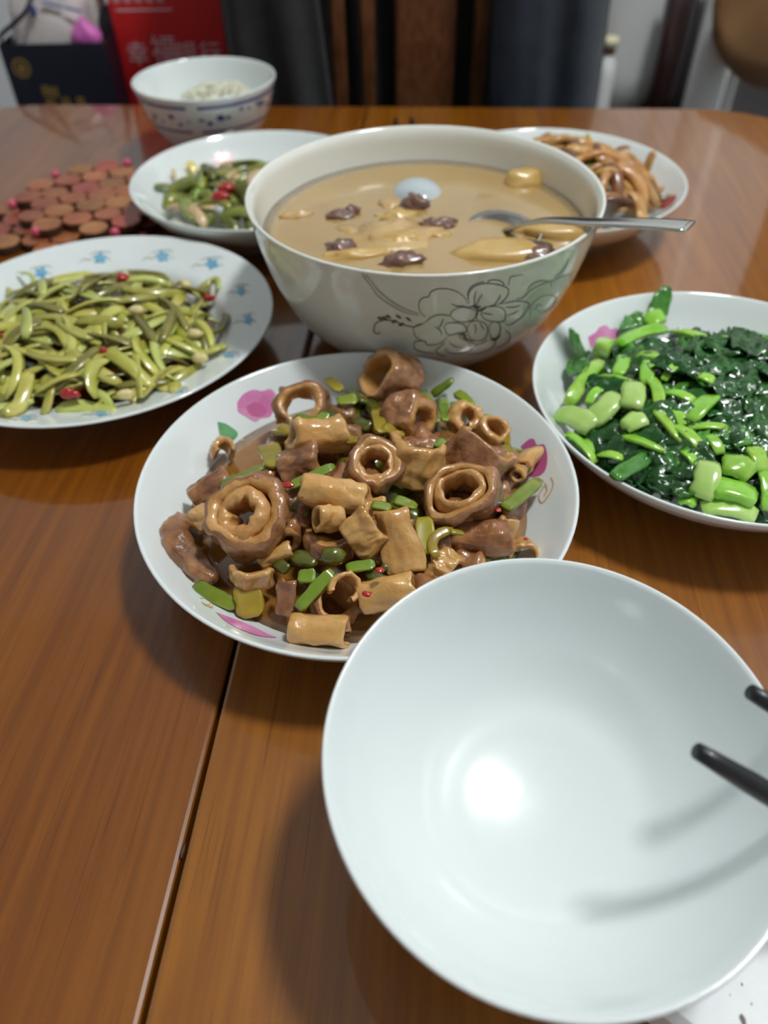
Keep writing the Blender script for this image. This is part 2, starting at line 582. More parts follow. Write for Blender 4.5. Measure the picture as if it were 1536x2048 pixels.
def half(side):
    """outline of one half of the top, counter-clockwise, in table axes"""
    g = .0009
    def corner(cx, cy, a0):
        return [(cx + RC * math.cos(a0 + PI / 2 * i / 10), cy + RC * math.sin(a0 + PI / 2 * i / 10)) for i in range(11)]
    if side > 0:
        return [(SEAM + g, TY0)] + corner(TX1 - RC, TY0 + RC, -PI / 2) + corner(TX1 - RC, TY1 - RC, 0) + [(SEAM + g, TY1)]
    return [(SEAM - g, TY1)] + corner(TX0 + RC, TY1 - RC, PI / 2) + corner(TX0 + RC, TY0 + RC, PI) + [(SEAM - g, TY0)]


def inset(P, d):
    out = []
    n = len(P)
    for i in range(n):
        a, b, c = Vector(P[i - 1]), Vector(P[i]), Vector(P[(i + 1) % n])
        n1 = Vector((-(b - a).y, (b - a).x)).normalized()
        n2 = Vector((-(c - b).y, (c - b).x)).normalized()
        m = (n1 + n2)
        m = m / max(.3, m.length_squared) * 2
        out.append(tuple(b + m * d))
    return out


for s in (1, -1):
    O = half(s)
    V, F = [], []
    for z, d in ((-.032, .004), (-.028, 0), (-.0014, 0), (-.0006, .0006), (0, .0020)):
        V += [tl(x, y, z) for x, y in inset(O, d)]
    n = len(O)
    for j in range(4):
        for i in range(n):
            k = (i + 1) % n
            F.append((j * n + i, j * n + k, (j + 1) * n + k, (j + 1) * n + i))
    F += [tuple(range(n))[::-1], tuple(range(4 * n, 5 * n))]
    mesh('tabletop_half', V, F, M['table_y' if s > 0 else 'table'], table, False)
V, F = box(TX0 + .1, TX1 - .1, TY0 + .1, TY1 - .1, -.10, -.0322)
mesh('apron', [tl(*v) for v in V], F, M['table'], table, False)
for x in (TX0 + .13, TX1 - .13):
    for y in (TY0 + .13, TY1 - .13):
        c = tl(x, y)
        mesh('leg', *lathe([(.022, -ZT), (.026, -ZT + .02), (.034, -.3), (.036, -.10), (.036, -.033)], 20, (c.x, c.y, 0)), M['table'], table)

# ------------------------------------------------------------------ crockery
def prof_pair(outer, inner, rim):
    return spline(outer, 30), spline(inner, 30), rim


PL_OUT = [(0, .004), (.050, .004), (.054, .0005), (.060, 0), (.064, .004), (.080, .0125), (.098, .0255), (.1085, .037), (.1113, .0420)]
PL_RIM = [(.1115, .0428), (.1110, .0434), (.1102, .0434)]
PL_IN = [(.1094, .0428), (.1065, .0398), (.0965, .029), (.083, .0185), (.067, .0115), (.045, .0088), (0, .008)]
OV_OUT = [(0, .003), (.060, .003), (.064, .0004), (.069, 0), (.071, .004), (.084, .0125), (.100, .020), (.1205, .0302)]
OV_RIM = [(.1215, .0308), (.1214, .0316), (.1204, .0320)]
OV_IN = [(.1190, .0316), (.102, .0250), (.088, .0196), (.0805, .0125), (.070, .0082), (.045, .0072), (0, .007)]
FB_OUT = [(0, .005), (.027, .004), (.029, .0003), (.032, 0), (.033, .005), (.045, .0125), (.060, .029), (.069, .047), (.0732, .059)]
FB_RIM = [(.0742, .0612), (.0744, .0622), (.0739, .0629), (.0731, .0629)]
FB_IN = [(.0722, .0618), (.0708, .0588), (.0655, .046), (.0565, .030), (.043, .0152), (.030, .0109), (.018, .0088), (.008, .00784), (0, .0076)]
SB_OUT = [(0, .005), (.046, .004), (.049, .0003), (.053, 0), (.055, .004), (.069, .012), (.088, .030), (.101, .054), (.110, .084), (.1135, .1030)]
SB_RIM = [(.1144, .1046), (.1145, .1054), (.1139, .1060), (.1128, .1060)]
SB_IN = [(.1116, .1050), (.1092, .100), (.106, .083), (.097, .055), (.083, .033), (.060, .0165), (.03, .011), (0, .010)]


class Dish:
    def __init__(s, name, c, rs, zs, parts, m, label, cat, group=None, tilt=None, z0=0.0):
        s.c, s.rs, s.zs, s.z0 = Vector((c[0], c[1], 0)), rs, zs, z0
        O, R, I = parts
        s.out = [(r * rs, z * zs) for r, z in (tuple(q) for q in spline(O, 40))]
        s.rim = [(r * rs, z * zs) for r, z in R]
        s.inn = [(r * rs, z * zs) for r, z in (tuple(q) for q in spline(I, 40))]
        s.out[0], s.inn[-1] = (1e-6, s.out[0][1]), (1e-6, s.inn[-1][1])
        s.ir = [q[0] for q in s.inn][::-1]
        s.iz = [q[1] for q in s.inn][::-1]
        s.oz = [q[1] for q in s.out if q[0] > .04 * rs]
        s.orr = [q[0] for q in s.out if q[0] > .04 * rs]
        s.R = max(q[0] for q in s.rim)
        s.Z = max(q[1] for q in s.rim)
        V, F = lathe(s.out + s.rim + s.inn, 112, (0, 0, 0))
        T = (tilt or Matrix.Identity(3))
        s.o = mesh(name, [T @ v + Vector((c[0], c[1], z0)) for v in V], F, m, label=label, cat=cat, group=group)

    def zin(s, r):
        return float(np.interp(r, s.ir, s.iz)) + s.z0

    def rout(s, z):
        return float(np.interp(z - s.z0, s.oz, s.orr))

    def d(s, p):
        return math.hypot(p.x - s.c.x, p.y - s.c.y)

    def f_in(s, p):
        r = s.d(p)
        if r > s.R:
            return 1.0
        return p.z - s.zin(r)

    def f_out(s, p):
        if p.z > s.z0 + s.Z or p.z < s.z0:
            return 1.0
        return s.d(p) - s.rout(p.z)

    def hits(s, fn, p):
        for dx, dy in ((0, 0), (2.5, 0), (-2.5, 0), (0, 2.5), (0, -2.5)):
            h = march(p[0] + dx, p[1] + dy, fn)
            if s.d(h) > s.R + .004 or h.z < s.z0:
                return False
        return True


def grad(fn, p, e=2e-4):
    g = Vector([fn(p + Vector(v) * e) - fn(p - Vector(v) * e) for v in ((1, 0, 0), (0, 1, 0), (0, 0, 1))])
    return g.normalized() if g.length > 1e-9 else Vector((0, 0, 1))


def decal(name, dish, pts, m, inner=True, off=.00025, label=None, lifts=0.0):
    """filled printed shape: outline in photo pixels laid onto the dish's own glaze"""
    fn = dish.f_in if inner else dish.f_out
    P = [np.array(p) for p in spline(list(pts) + [pts[0]], len(pts) * 4 + 1)[:-1]]
    P = [p for p in P if dish.hits(fn, p)]
    cx = sum(P) / len(P)
    V, F = [], []
    n = len(P)
    for q in (1.0, .75, .5, .25):
        for p in P:
            x = cx + (p - cx) * q
            h = march(x[0], x[1], fn)
            V.append(h + grad(fn, h) * off)
    h = march(cx[0], cx[1], fn)
    V.append(h + grad(fn, h) * off)
    for j in range(3):
        for i in range(n):
            k = (i + 1) % n
            F.append((j * n + i, j * n + k, (j + 1) * n + k, (j + 1) * n + i))
    for i in range(n):
        F.append((3 * n + i, 3 * n + (i + 1) % n, 4 * n))
    return mesh(name, V, F, m, dish.o, label=label)


def decal_lines(name, dish, lines, m, wpx=1.6, inner=True, off=.0003, label=None):
    """printed strokes as thin ribbons lying on the glaze"""
    fn = dish.f_in if inner else dish.f_out
    V, F = [], []
    for ln in lines:
        P = spline(ln, max(8, len(ln) * 5))
        b = len(V)
        P = [p for p in P if dish.hits(fn, p)]
        n = len(P)
        if n < 3:
            continue
        for i, p in enumerate(P):
            t = P[min(n - 1, i + 1)] - P[max(0, i - 1)]
            L = math.hypot(*t) or 1
            nn = np.array((-t[1], t[0])) / L
            ww = wpx * (.45 + .55 * math.sin(PI * min(1, max(0, i / (n - 1))) * .9 + .15))
            for s in (-1, 1):
                q = p + nn * s * ww / 2
                h = march(q[0], q[1], fn)
                V.append(h + grad(fn, h) * off)
        for i in range(n - 1):
            F.append((b + 2 * i, b + 2 * i + 1, b + 2 * i + 3, b + 2 * i + 2))
    return mesh(name, V, F, m, dish.o, label=label)


def zc(origin, s):
    """crop coordinates -> photo pixels"""
    return lambda pts: [(origin[0] + x / s, origin[1] + y / s) for x, y in pts]


PLATE = (PL_OUT, PL_RIM, PL_IN)
DP = Dish('floral_plate', (-.0136, .290), .1122 / .1115, 1.0, PLATE, M['china'], 'deep white plate with pink flowers holding braised intestine rings', 'plate')
DG = Dish('floral_plate', (.198, .357), .1102 / .1115, 1.0, PLATE, M['china'], 'deep white plate with a pink flower holding bright leafy greens', 'plate')
DL = Dish('floral_plate', (-.1055, .681), .1085 / .1115, 1.0, PLATE, M['china'], 'deep white plate with a red flower holding pepper and pork stir-fry', 'plate')
DM = Dish('floral_plate', (.152, .669), .1114 / .1115, 1.0, PLATE, M['china'], 'deep white plate holding shredded fried mushrooms behind the soup bowl', 'plate')
DO = Dish('blue_flower_plate', (-.196, .471), .122 / .1215, 1.0, (OV_OUT, OV_RIM, OV_IN), M['china'], 'wide rimmed white plate with small blue flowers holding green shreds', 'plate')
DS = Dish('soup_bowl', (.030, .493), 1.0, 1.0, (SB_OUT, SB_RIM, SB_IN), M['china_warm'], 'large white soup bowl with a line-drawn peony on its side', 'bowl')
DR = Dish('rice_bowl', (-.1726, .859), .072 / .0744, .072 / .0629, (FB_OUT, FB_RIM, FB_IN), M['china'], 'white bowl with blue patterned bands holding cooked rice', 'bowl')
nF = Vector((-.017, -.087, .996)).normalized()
TF = Vector((0, 0, 1)).rotation_difference(nF).to_matrix()
cF = Vector((.0527, .1179, .082)) - nF * .0626
DF = Dish('empty_bowl', (cF.x, cF.y), 1.0, 1.0, (FB_OUT, FB_RIM, FB_IN), M['china'], 'empty plain white rice bowl standing on white paper pack', 'bowl', tilt=TF, z0=cF.z)

# white folded paper pack under the bowl
u, v = Vector((.787, -.617, 0)), Vector((.617, .787, 0))
o0 = Vector((.000, .126, 0))
zt = cF.z + .0005
pk = []
for z, e in ((0.0005, 0), (.004, -.001), (zt - .003, -.001), (zt, .002)):
    pk += [o0 + u * (e + 0) + v * e + Vector((0, 0, z)), o0 + u * (.24 - e) + v * e + Vector((0, 0, z)), o0 + u * (.24 - e) + v * (.135 - e) + Vector((0, 0, z)), o0 + u * e + v * (.135 - e) + Vector((0, 0, z))]
fk = [(3, 2, 1, 0), (12, 13, 14, 15)] + [(j * 4 + i, j * 4 + (i + 1) % 4, j * 4 + 4 + (i + 1) % 4, j * 4 + 4 + i) for j in range(3) for i in range(4)]
pack = mesh('paper_pack', pk, fk, M['paper'], smooth=False, label='flat white paper pack lying under the empty bowl', cat='paper')
for (a, b, s) in ((1486, 2040, 3.2), (1484, 1969, 1.0), (1503, 2008, .8), (1460, 1990, .5)):
    p = at(a, b, zt + .0001)
    mesh('ink_speck', *blob(p, .00028 * s, .0005 * s, .0002, .3, a), M['speck'], pack)

# ---- printed decoration
z1 = zc((250, 690), 1.6516)
decal('printed_flower', DP, z1([(370, 190), (388, 165), (410, 152), (428, 148), (452, 152), (482, 146), (500, 172), (492, 204), (480, 236), (450, 242), (430, 253), (400, 236), (374, 220)]), M['pink'], label='pink printed flower')
decal('printed_petal', DP, z1([(400, 205), (425, 190), (455, 200), (470, 222), (440, 238), (412, 228)]), M['pink_d'], off=.0004)
decal('printed_leaf', DP, z1([(305, 254), (325, 258), (342, 266), (372, 290), (362, 312), (340, 318), (318, 312), (310, 285)]), M['green_print'], label='green printed leaf')
decal('printed_flower', DP, z1([(1308, 335), (1335, 312), (1352, 312), (1362, 330), (1386, 330), (1396, 370), (1390, 412), (1368, 432), (1338, 432), (1328, 380)]), M['pink_d'])
decal('printed_petal_edge', DP, z1([(300, 884), (350, 902), (420, 930), (470, 955), (500, 968), (440, 962), (380, 940), (330, 912)]), M['pink'])
decal_lines('printed_scroll', DP, [z1([(1408, 436), (1416, 462), (1400, 498), (1378, 522), (1368, 500), (1384, 470), (1398, 462)]), z1([(1385, 500), (1395, 480), (1388, 455)])], M['orange_print'], 3)
decal_lines('printed_scroll', DP, [z1([(520, 150), (545, 140), (570, 148), (560, 165), (535, 160)]), z1([(540, 170), (570, 160), (590, 165)])], M['orange_print'], 4)
decal_lines('printed_scroll', DP, [z1([(248, 838), (268, 836), (282, 850), (270, 862), (252, 850)]), z1([(265, 856), (285, 868), (290, 858)])], M['orange_print'], 3)
z6 = zc((1040, 570), 3.0968)
decal('printed_flower', DG, z6([(420, 322), (468, 292), (490, 262), (530, 250), (562, 275), (600, 268), (608, 320), (570, 360), (520, 360), (480, 400), (440, 388)]), M['pink'])
z7 = zc((240, 250), 5.12)
decal('printed_flower', DL, z7([(1050, 240), (1082, 296), (1165, 298), (1135, 350), (1165, 402), (1062, 372), (945, 412), (985, 350), (935, 312), (1020, 298)]), M['red_print'])
decal_lines('printed_scroll', DL, [z7([(185, 780), (200, 765), (215, 775), (200, 795)])], M['grey_print'], 2)
z8 = zc((980, 230), 3.657)
decal('printed_flower', DM, z8([(1240, 655), (1290, 610), (1345, 585), (1365, 600), (1345, 640), (1290, 680), (1250, 690)]), M['red_print'])
decal('printed_leaf', DM, z8([(1262, 620), (1280, 590), (1305, 575), (1310, 592), (1285, 618)]), M['green_print'])
z5 = zc((0, 450), 2.6947)
for i, (a, b) in enumerate(((222, 258), (540, 180), (876, 172), (1142, 210), (1300, 355), (1340, 512), (1235, 702), (960, 895), (545, 1018), (140, 1045))):
    sy = .75 if 4 <= i <= 5 else .8
    sx = .7 if 4 <= i <= 5 else 1.0
    if i >= 6:
        sy = .36
    pts = []
    for k in range(10):
        rr = (42 if k % 2 == 0 else 28)
        pts.append((a + sx * rr * math.cos(k * PI / 5 + i), b + sy * rr * math.sin(k * PI / 5 + i)))
    decal('printed_flower', DO, z5(pts), M['blue_print'], label='small blue printed flower')
    decal_lines('printed_vine', DO, [z5([(a - 110 * sx, b + 28 * sy), (a - 85 * sx, b + 5 * sy), (a - 60 * sx, b + 12 * sy), (a - 40 * sx, b)]), z5([(a - 60 * sx, b - 25 * sy), (a - 20 * sx, b - 40 * sy), (a + 40 * sx, b - 45 * sy), (a + 58 * sx, b - 30 * sy)]), z5([(a + 40 * sx, b), (a + 60 * sx, b + 12 * sy)])], M['grey_print'], 2.2)
zs6 = zc((740, 500), 3.072)
PEONY = [[(340, 410), (305, 370), (302, 320), (325, 292), (360, 285), (375, 255), (420, 237), (480, 238), (540, 258), (580, 290), (600, 330)],
         [(610, 330), (605, 270), (640, 225), (700, 205), (770, 208), (840, 230), (850, 260), (830, 300), (790, 330), (740, 340)],
         [(720, 200), (740, 185), (790, 185), (820, 205), (815, 225)], [(600, 300), (605, 250), (640, 212), (700, 192)],
         [(800, 330), (850, 320), (910, 312), (975, 325), (960, 370), (920, 420), (850, 460), (830, 440)],
         [(680, 390), (700, 355), (740, 345), (800, 350), (830, 380), (825, 430), (790, 440), (740, 435), (700, 420), (680, 390)],
         [(490, 400), (510, 370), (560, 350), (620, 360), (660, 380), (640, 420), (590, 440), (530, 435), (490, 400)],
         [(595, 480), (620, 440), (670, 435), (715, 460), (720, 510), (700, 545), (650, 555), (610, 530), (595, 480)],
         [(730, 480), (745, 445), (780, 440), (800, 470), (795, 510), (770, 540), (740, 525), (730, 480)],
         [(330, 450), (380, 410), (430, 395), (475, 400), (490, 400)], [(265, 480), (290, 460), (330, 450)],
         [(265, 480), (280, 530), (320, 555), (340, 560), (350, 580), (400, 580), (450, 560), (475, 530)],
         [(455, 470), (470, 450), (520, 445), (580, 460), (590, 500), (540, 510), (480, 520), (455, 470)],
         [(268, 572), (285, 558), (320, 558)], [(268, 572), (280, 608), (330, 626), (400, 632)],
         [(405, 615), (430, 590), (460, 570)], [(405, 615), (425, 640), (470, 652)],
         [(460, 600), (480, 628), (540, 636), (600, 620), (640, 600), (660, 580)], [(480, 560), (520, 590), (580, 600)],
         [(600, 640), (680, 632), (740, 605), (770, 570), (765, 555)], [(830, 490), (860, 520), (850, 560), (800, 590), (760, 600)],
         [(540, 515), (560, 540), (600, 560), (620, 590)], [(560, 510), (590, 540), (640, 575), (690, 570), (720, 545)],
         [(620, 345), (650, 340), (680, 350)], [(650, 340), (640, 300), (650, 250)], [(655, 335), (670, 300), (690, 270)], [(640, 345), (600, 350), (540, 340)],
         [(660, 365), (650, 400), (660, 430)], [(690, 385), (720, 390), (750, 395)], [(640, 450), (650, 480), (645, 510)], [(670, 445), (690, 470), (700, 490)],
         [(760, 340), (790, 300), (800, 270)], [(830, 350), (880, 350), (920, 340)], [(840, 400), (880, 390), (910, 370)], [(500, 330), (540, 345), (580, 340)],
         [(420, 480), (440, 450), (450, 420)], [(400, 470), (430, 490), (440, 520)]]
decal_lines('printed_peony', DS, [zs6(l) for l in PEONY], M['line'], 2.0, inner=False, label='dark line-drawn peony')
decal_lines('printed_peony_heart', DS, [zs6(l) for l in ([(625, 340), (650, 352), (680, 345)], [(640, 330), (652, 350), (668, 372)], [(665, 375), (690, 362), (712, 350)], [(550, 520), (575, 515), (590, 530)], [(570, 530), (600, 548), (640, 560)], [(740, 545), (770, 548), (800, 520)])], M['line'], 4.5, inner=False)
decal_lines('printed_stem', DS, [zs6(l) for l in ([(0, 180), (60, 255), (150, 325), (230, 367), (300, 388)], [(0, 212), (50, 280), (140, 343), (220, 383), (300, 400)], [(-55, 95), (-30, 140), (0, 180)], [(-60, 110), (-35, 165), (0, 212)])], M['line_soft'], 2.2, inner=False)
decal_lines('printed_tendril', DS, [zs6(l) for l in ([(62, 498), (52, 512), (34, 508), (24, 488), (36, 450), (80, 430), (140, 432), (200, 455), (270, 470), (330, 450)],)], M['line'], 2.4, inner=False)
for (a, b, rr) in ((62, 420, .5), (112, 408, .6), (175, 410, .8), (236, 424, .9), (148, 440, -.5), (192, 458, -.5), (90, 418, .5)):
    decal('printed_leaflet', DS, zs6([(a - 20, b - 12 * rr), (a, b - 12), (a + 20, b + 14 * rr), (a, b + 8)]), M['line'], inner=False)
decal('printed_pale_leaf', DS, zs6([(945, 320), (1000, 260), (1080, 205), (1150, 180), (1210, 150), (1225, 210), (1190, 290), (1130, 370), (1060, 440), (985, 480), (940, 440)]), M['leafgreen'], inner=False, off=.00015)
decal_lines('printed_leaf_lines', DS, [zs6(l) for l in ([(930, 300), (980, 250), (1050, 210), (1110, 190), (1180, 160), (1270, 140)], [(980, 420), (990, 340), (1050, 285), (1110, 275), (1142, 300), (1120, 350), (1060, 380), (1020, 365)], [(1130, 165), (1190, 120), (1220, 50)], [(850, 215), (860, 170), (880, 160), (940, 150)], [(965, 245), (990, 215), (1040, 190), (1105, 195), (1112, 225)], [(1010, 370), (1030, 335), (1060, 340)], [(900, 300), (940, 290), (980, 250)])], M['line_soft'], 2.6, inner=False)
# blue bands of the rice bowl
rb = lambda za, zb, a0, a1, nm: mesh(nm, [Vector((DR.c.x + (DR.rout(z) + .0003) * math.cos(a), DR.c.y + (DR.rout(z) + .0003) * math.sin(a), z)) for a in np.linspace(a0, a1, 40) for z in (za, zb)], [(2 * i, 2 * i + 2, 2 * i + 3, 2 * i + 1) for i in range(39)], M['navy_print'], DR.o)
for a0, a1 in ((math.radians(-88), math.radians(60)), (math.radians(-240), math.radians(-97))):
    rb(.0625, .0655, a0, a1, 'blue_band')
    rb(.0385, .0410, a0, a1, 'blue_band')
for k in range(26):
    a = math.radians(-200 + k * 8.6 + random.uniform(-2, 2))
    zz = random.uniform(.046, .059)
    s = random.uniform(.0012, .0036)
    pts = []
    for j in range(8):
        b = 2 * PI * j / 8
        rr = s * random.uniform(.6, 1.2)
        z = zz + rr * math.sin(b)
        aa = a + rr * math.cos(b) * 1.3 / .06
        pts.append(Vector((DR.c.x + (DR.rout(z) + .0003) * math.cos(aa), DR.c.y + (DR.rout(z) + .0003) * math.sin(aa), z)))
    mesh('blue_blossom', pts, [tuple(range(8))], M['navy_print'], DR.o)
# worn chip in the table joint
cp = tl(SEAM - .0006, .112)
mesh('joint_chip', *blob((cp.x, cp.y, -.0004), .0009, .003, .0005, .6, 4, 12, 8, TR), M['dark'], table)
# ------------------------------------------------------------------ heaps of food: a height for every place in a dish
def heap(dish, cx, cy, base, top, rad, p=.8, ry=None):
    ry = ry or rad
    def h(x, y):
        q = ((x - cx) / rad) ** 2 + ((y - cy) / ry) ** 2
        g = base + top * max(0.0, 1 - q) ** p
        r = math.hypot(x - dish.c.x, y - dish.c.y)
        return max(g, dish.zin(min(r, dish.R * .98)) + .001)
    return h


def on(h, px, py):
    return march(px, py, lambda p: p.z - h(p.x, p.y), .15, 1.4, 500)


def camdir(a, b, c):
    return (RIGHT * a + UP * b + TOW * c).normalized()


def pool(dish, z, m, name, label, cat, wob=0.0):
    r = 0.0
    for k in range(400):
        rr = dish.R * k / 400
        if dish.zin(rr) <= z:
            r = rr
    V, F = [], []
    n = 96
    for q in (1.006, .9, .7, .4, .1):
        for i in range(n):
            a = 2 * PI * i / n
            V.append(Vector((dish.c.x + r * q * math.cos(a), dish.c.y + r * q * math.sin(a), z + wob * noise.noise(Vector((q * 5 * math.cos(a), q * 5 * math.sin(a), 3))))))
    V += [Vector((dish.c.x + r * q * .9 * math.cos(2 * PI * i / n), dish.c.y + r * q * .9 * math.sin(2 * PI * i / n), max(z - .004, dish.zin(r * q * .9) + .0003))) for q in (1.0,) for i in range(n)]
    for j in range(4):
        for i in range(n):
            k = (i + 1) % n
            F.append((j * n + i, j * n + k, (j + 1) * n + k, (j + 1) * n + i))
    F.append(tuple(range(4 * n, 5 * n)))
    for i in range(n):
        k = (i + 1) % n
        F.append((i, 5 * n + i, 5 * n + k, k))
    F.append(tuple(range(5 * n, 6 * n))[::-1])
    return mesh(name, V, F, m, label=label, cat=cat)


# ================================================================== braised intestine plate
pool(DP, .0222, M['sauce'], 'brown_sauce', 'glossy brown sauce pooled in the plate of intestine rings', 'sauce', .0006)
HP = heap(DP, -.010, .294, .0205, .033, .098, .7)
GP_R = 'braised intestine rings on the flowered plate'
GP_T = 'tan intestine pieces on the flowered plate'
GP_V = 'green pepper pieces among the intestine rings'


def zp(zx, zy):
    return 250 + zx / 1.6516, 690 + zy / 1.6516


def tube(zx, zy, R, r, L, ax, lift=0.0, arc=360, squash=1.0, wr=.12, star=0.0, bend=0.0, m='meat', mi='meat_in', ref=None, label=None, group=None, name='intestine_piece', roll=None, flare=0.0, spiral=0.0, seed=None):
    px, py = zp(zx, zy)
    p = on(HP, px, py)
    k = depth(p) / FPX / 1.6516
    p = p + (CAMP - p).normalized() * lift
    seed = seed if seed is not None else (zx * .013 + zy * .007)
    rf = camdir(*ref) if ref else None
    V, F, MI = cuttube(p, camdir(*ax), R * k, r * k, L * k, arc, squash, wr, star, seed, bend, rf, flare, spiral=spiral)
    o = mesh(name, V, F, [M[m], M[mi]], midx=MI, label=label, cat='intestine', group=group)
    if roll:
        V, F, MI = cuttube(p + camdir(*ax) * (roll[3] * k), camdir(*ax), roll[0] * k, roll[1] * k, roll[2] * k, 360, squash, .07, roll[4], seed + 3, 0, rf, spiral=0)
        mesh('inner_roll', V, F, [M['meat_in'], M['meat_in']], o, midx=MI, label='paler inner tube of the ring')
    return o


# the big rings (crop coordinates of the plate, sizes in crop pixels)
tube(405, 572, 132, 82, 110, (-.12, .30, .94), .010, wr=.2, label='large thick intestine ring with star-shaped hole above crescent piece', name='intestine_ring', roll=(84, 36, 122, 4, .24))
tube(822, 408, 100, 62, 110, (.05, .38, .92), .008, squash=.92, wr=.16, label='brown intestine ring at the middle of the heap', name='intestine_ring', roll=(70, 44, 100, 6, .12))
tube(1112, 505, 128, 84, 120, (-.25, .45, .85), .008, squash=.82, wr=.16, ref=(1, .35, 0), label='wide oval intestine ring with a green stick through its hole', name='intestine_ring', roll=(92, 62, 116, 12, .1))
tube(885, 118, 82, 52, 150, (-.75, .12, .6), .012, wr=.2, bend=.5, label='crumpled brown intestine tube on top of the heap', name='intestine_ring', group=None)
tube(582, 208, 88, 48, 90, (.1, .15, .95), .004, wr=.2, label='brown intestine ring beside the pink printed flower', name='intestine_ring')
tube(640, 300, 60, 26, 185, (-.93, -.08, .35), .010, squash=.85, wr=.14, bend=.35, m='tan', label='smooth tan intestine tube with open dark end', flare=.35)
tube(958, 385, 92, 66, 150, (.25, .85, .45), .006, arc=200, wr=.14, m='tan', ref=(-.3, -.1, .9), label='folded tan intestine piece between two rings')
tube(690, 498, 58, 30, 225, (.96, -.18, .1), .010, squash=.95, wr=.12, bend=.35, m='tan', label='plump tan intestine tube with a red chili fleck', flare=-.5)
tube(1160, 385, 108, 80, 150, (.55, .78, .3), .008, arc=230, wr=.14, ref=(-.1, -.45, .9), label='broad brown intestine piece arched over the oval ring')
tube(1208, 292, 52, 32, 80, (.35, .45, .82), .010, wr=.12, m='tan', label='small open tan tube end above broad brown piece')
tube(1128, 245, 52, 20, 70, (.2, .2, .95), .010, wr=.2, arc=330, spiral=.18, m='tan', label='curled tan intestine roll near the yellow pepper strip')
tube(1318, 392, 58, 44, 110, (.45, .5, -.75), .006, squash=.5, wr=.14, m='tan', ref=(.7, .7, .1), label='flattened tan intestine loop against the pink printed flower')
tube(1300, 425, 26, 12, 60, (-.3, -.3, .9), .008, wr=.1, m='tan', mi='tan', label='tiny tan curl beside long green stick')
tube(668, 648, 132, 92, 72, (.12, .93, .34), -.012, arc=170, squash=.62, wr=.1, ref=(.1, -.3, .95), label='brown intestine band curving below the tan curl')
tube(672, 572, 46, 28, 90, (-.85, .0, .5), .010, squash=.75, wr=.1, m='tan', label='tan curl of intestine with a narrow slit end')
tube(790, 605, 92, 70, 120, (.75, .6, .2), .002, arc=110, wr=.12, m='tan', ref=(0, -.3, .95), label='bent tan intestine strip right under the curl')
tube(918, 650, 118, 92, 215, (.28, -.95, .12), -.008, arc=62, wr=.06, m='tan', ref=(-.15, .05, .98), label='flat pointed tan intestine strip, the longest one')
cp = []
for (a, b) in ((196, 568), (168, 612), (172, 660), (205, 708), (246, 748), (290, 775)):
    q = on(HP, *zp(a, b))
    cp.append(tuple(q + (CAMP - q).normalized() * .004))
kk = depth(Vector(cp[2])) / FPX / 1.6516
V, F = sweep([Vector(q) for q in spline(cp, 26)], [kk * (34 + 16 * math.sin(PI * i / 25)) for i in range(26)], [kk * (30 + 10 * math.sin(PI * i / 25)) for i in range(26)], 24, (.7, .55), .3, 2.4, .22, 3)
V = [v + nvec(v * 190) * .0016 + nvec(v * 480) * .0006 for v in V]
mesh('intestine_piece', V, F, M['meat'], label='brown crescent-shaped intestine piece at the sauce edge', cat='intestine')
tube(422, 745, 74, 48, 78, (.1, .8, .5), .000, arc=150, wr=.12, m='tan', ref=(0, -.4, .9), label='short tan intestine cap below the star-holed ring')
tube(498, 695, 30, 16, 120, (.92, .38, .1), -.004, wr=.1, m='tan', label='thin tan intestine strip under the star-holed ring', arc=200, ref=(0, 0, 1))
tube(1182, 648, 96, 66, 190, (.96, .1, .12), -.006, arc=150, squash=.7, wr=.12, ref=(0, .2, .95), label='brown intestine trough below the oval ring')
tube(1258, 612, 34, 18, 90, (.3, .9, .2), .002, wr=.1, m='tan', label='short tan tube leaning on brown trough', arc=220, ref=(0, 0, 1))
tube(1308, 700, 58, 40, 80, (-.1, -.2, .95), -.004, arc=200, wr=.1, m='tan', ref=(0, .95, .1), label='tan arch of intestine touching the sauce rim')
tube(1050, 742, 70, 46, 90, (.7, -.5, .3), -.002, arc=160, wr=.2, m='tan', ref=(.2, .2, .9), label='folded tan scrap beside flat pointed strip')
tube(640, 945, 62, 40, 190, (.99, -.05, .1), .004, squash=.85, wr=.1, m='tan', label='cut tan intestine tube at the front of the sauce', arc=300, ref=(0, .4, .9))
tube(690, 860, 92, 62, 110, (.35, .55, .75), -.006, arc=330, squash=.8, wr=.18, label='brown intestine ring behind the cut front tube', name='intestine_ring')
tube(725, 805, 52, 34, 70, (.3, .3, .9), .006, arc=260, wr=.15, m='tan', ref=(.5, .8, .2), label='thin tan arch over a green seed')
tube(868, 822, 58, 36, 190, (.95, .22, .1), .004, squash=.8, wr=.1, m='tan', label='tan tube with red fleck running towards the empty bowl')
tube(935, 238, 78, 40, 130, (.62, -.35, .65), .006, wr=.24, label='crumpled brown tube behind the middle ring', bend=.4)
tube(600, 405, 92, 60, 150, (.9, .25, .25), -.008, arc=140, wr=.16, ref=(0, .3, .95), label='brown strip of intestine behind plump tan tube')
tube(562, 830, 60, 42, 120, (.1, .98, .1), -.004, arc=90, wr=.18, ref=(-.6, 0, .8), label='upright brown sliver at the sauce pool')
tube(262, 575, 46, 28, 70, (.7, -.3, .5), .0, wr=.14, arc=220, m='tan', ref=(0, 0, 1), label='tan scrap tucked behind star-holed ring')
tube(325, 350, 40, 22, 60, (.4, .5, .7), -.006, wr=.2, arc=250, m='tan', label='pale scrap half sunk below the printed leaf')
tube(305, 480, 62, 40, 150, (.75, .55, .2), -.008, arc=120, wr=.16, ref=(0, .1, .95), label='thin brown strip behind the star-holed ring')
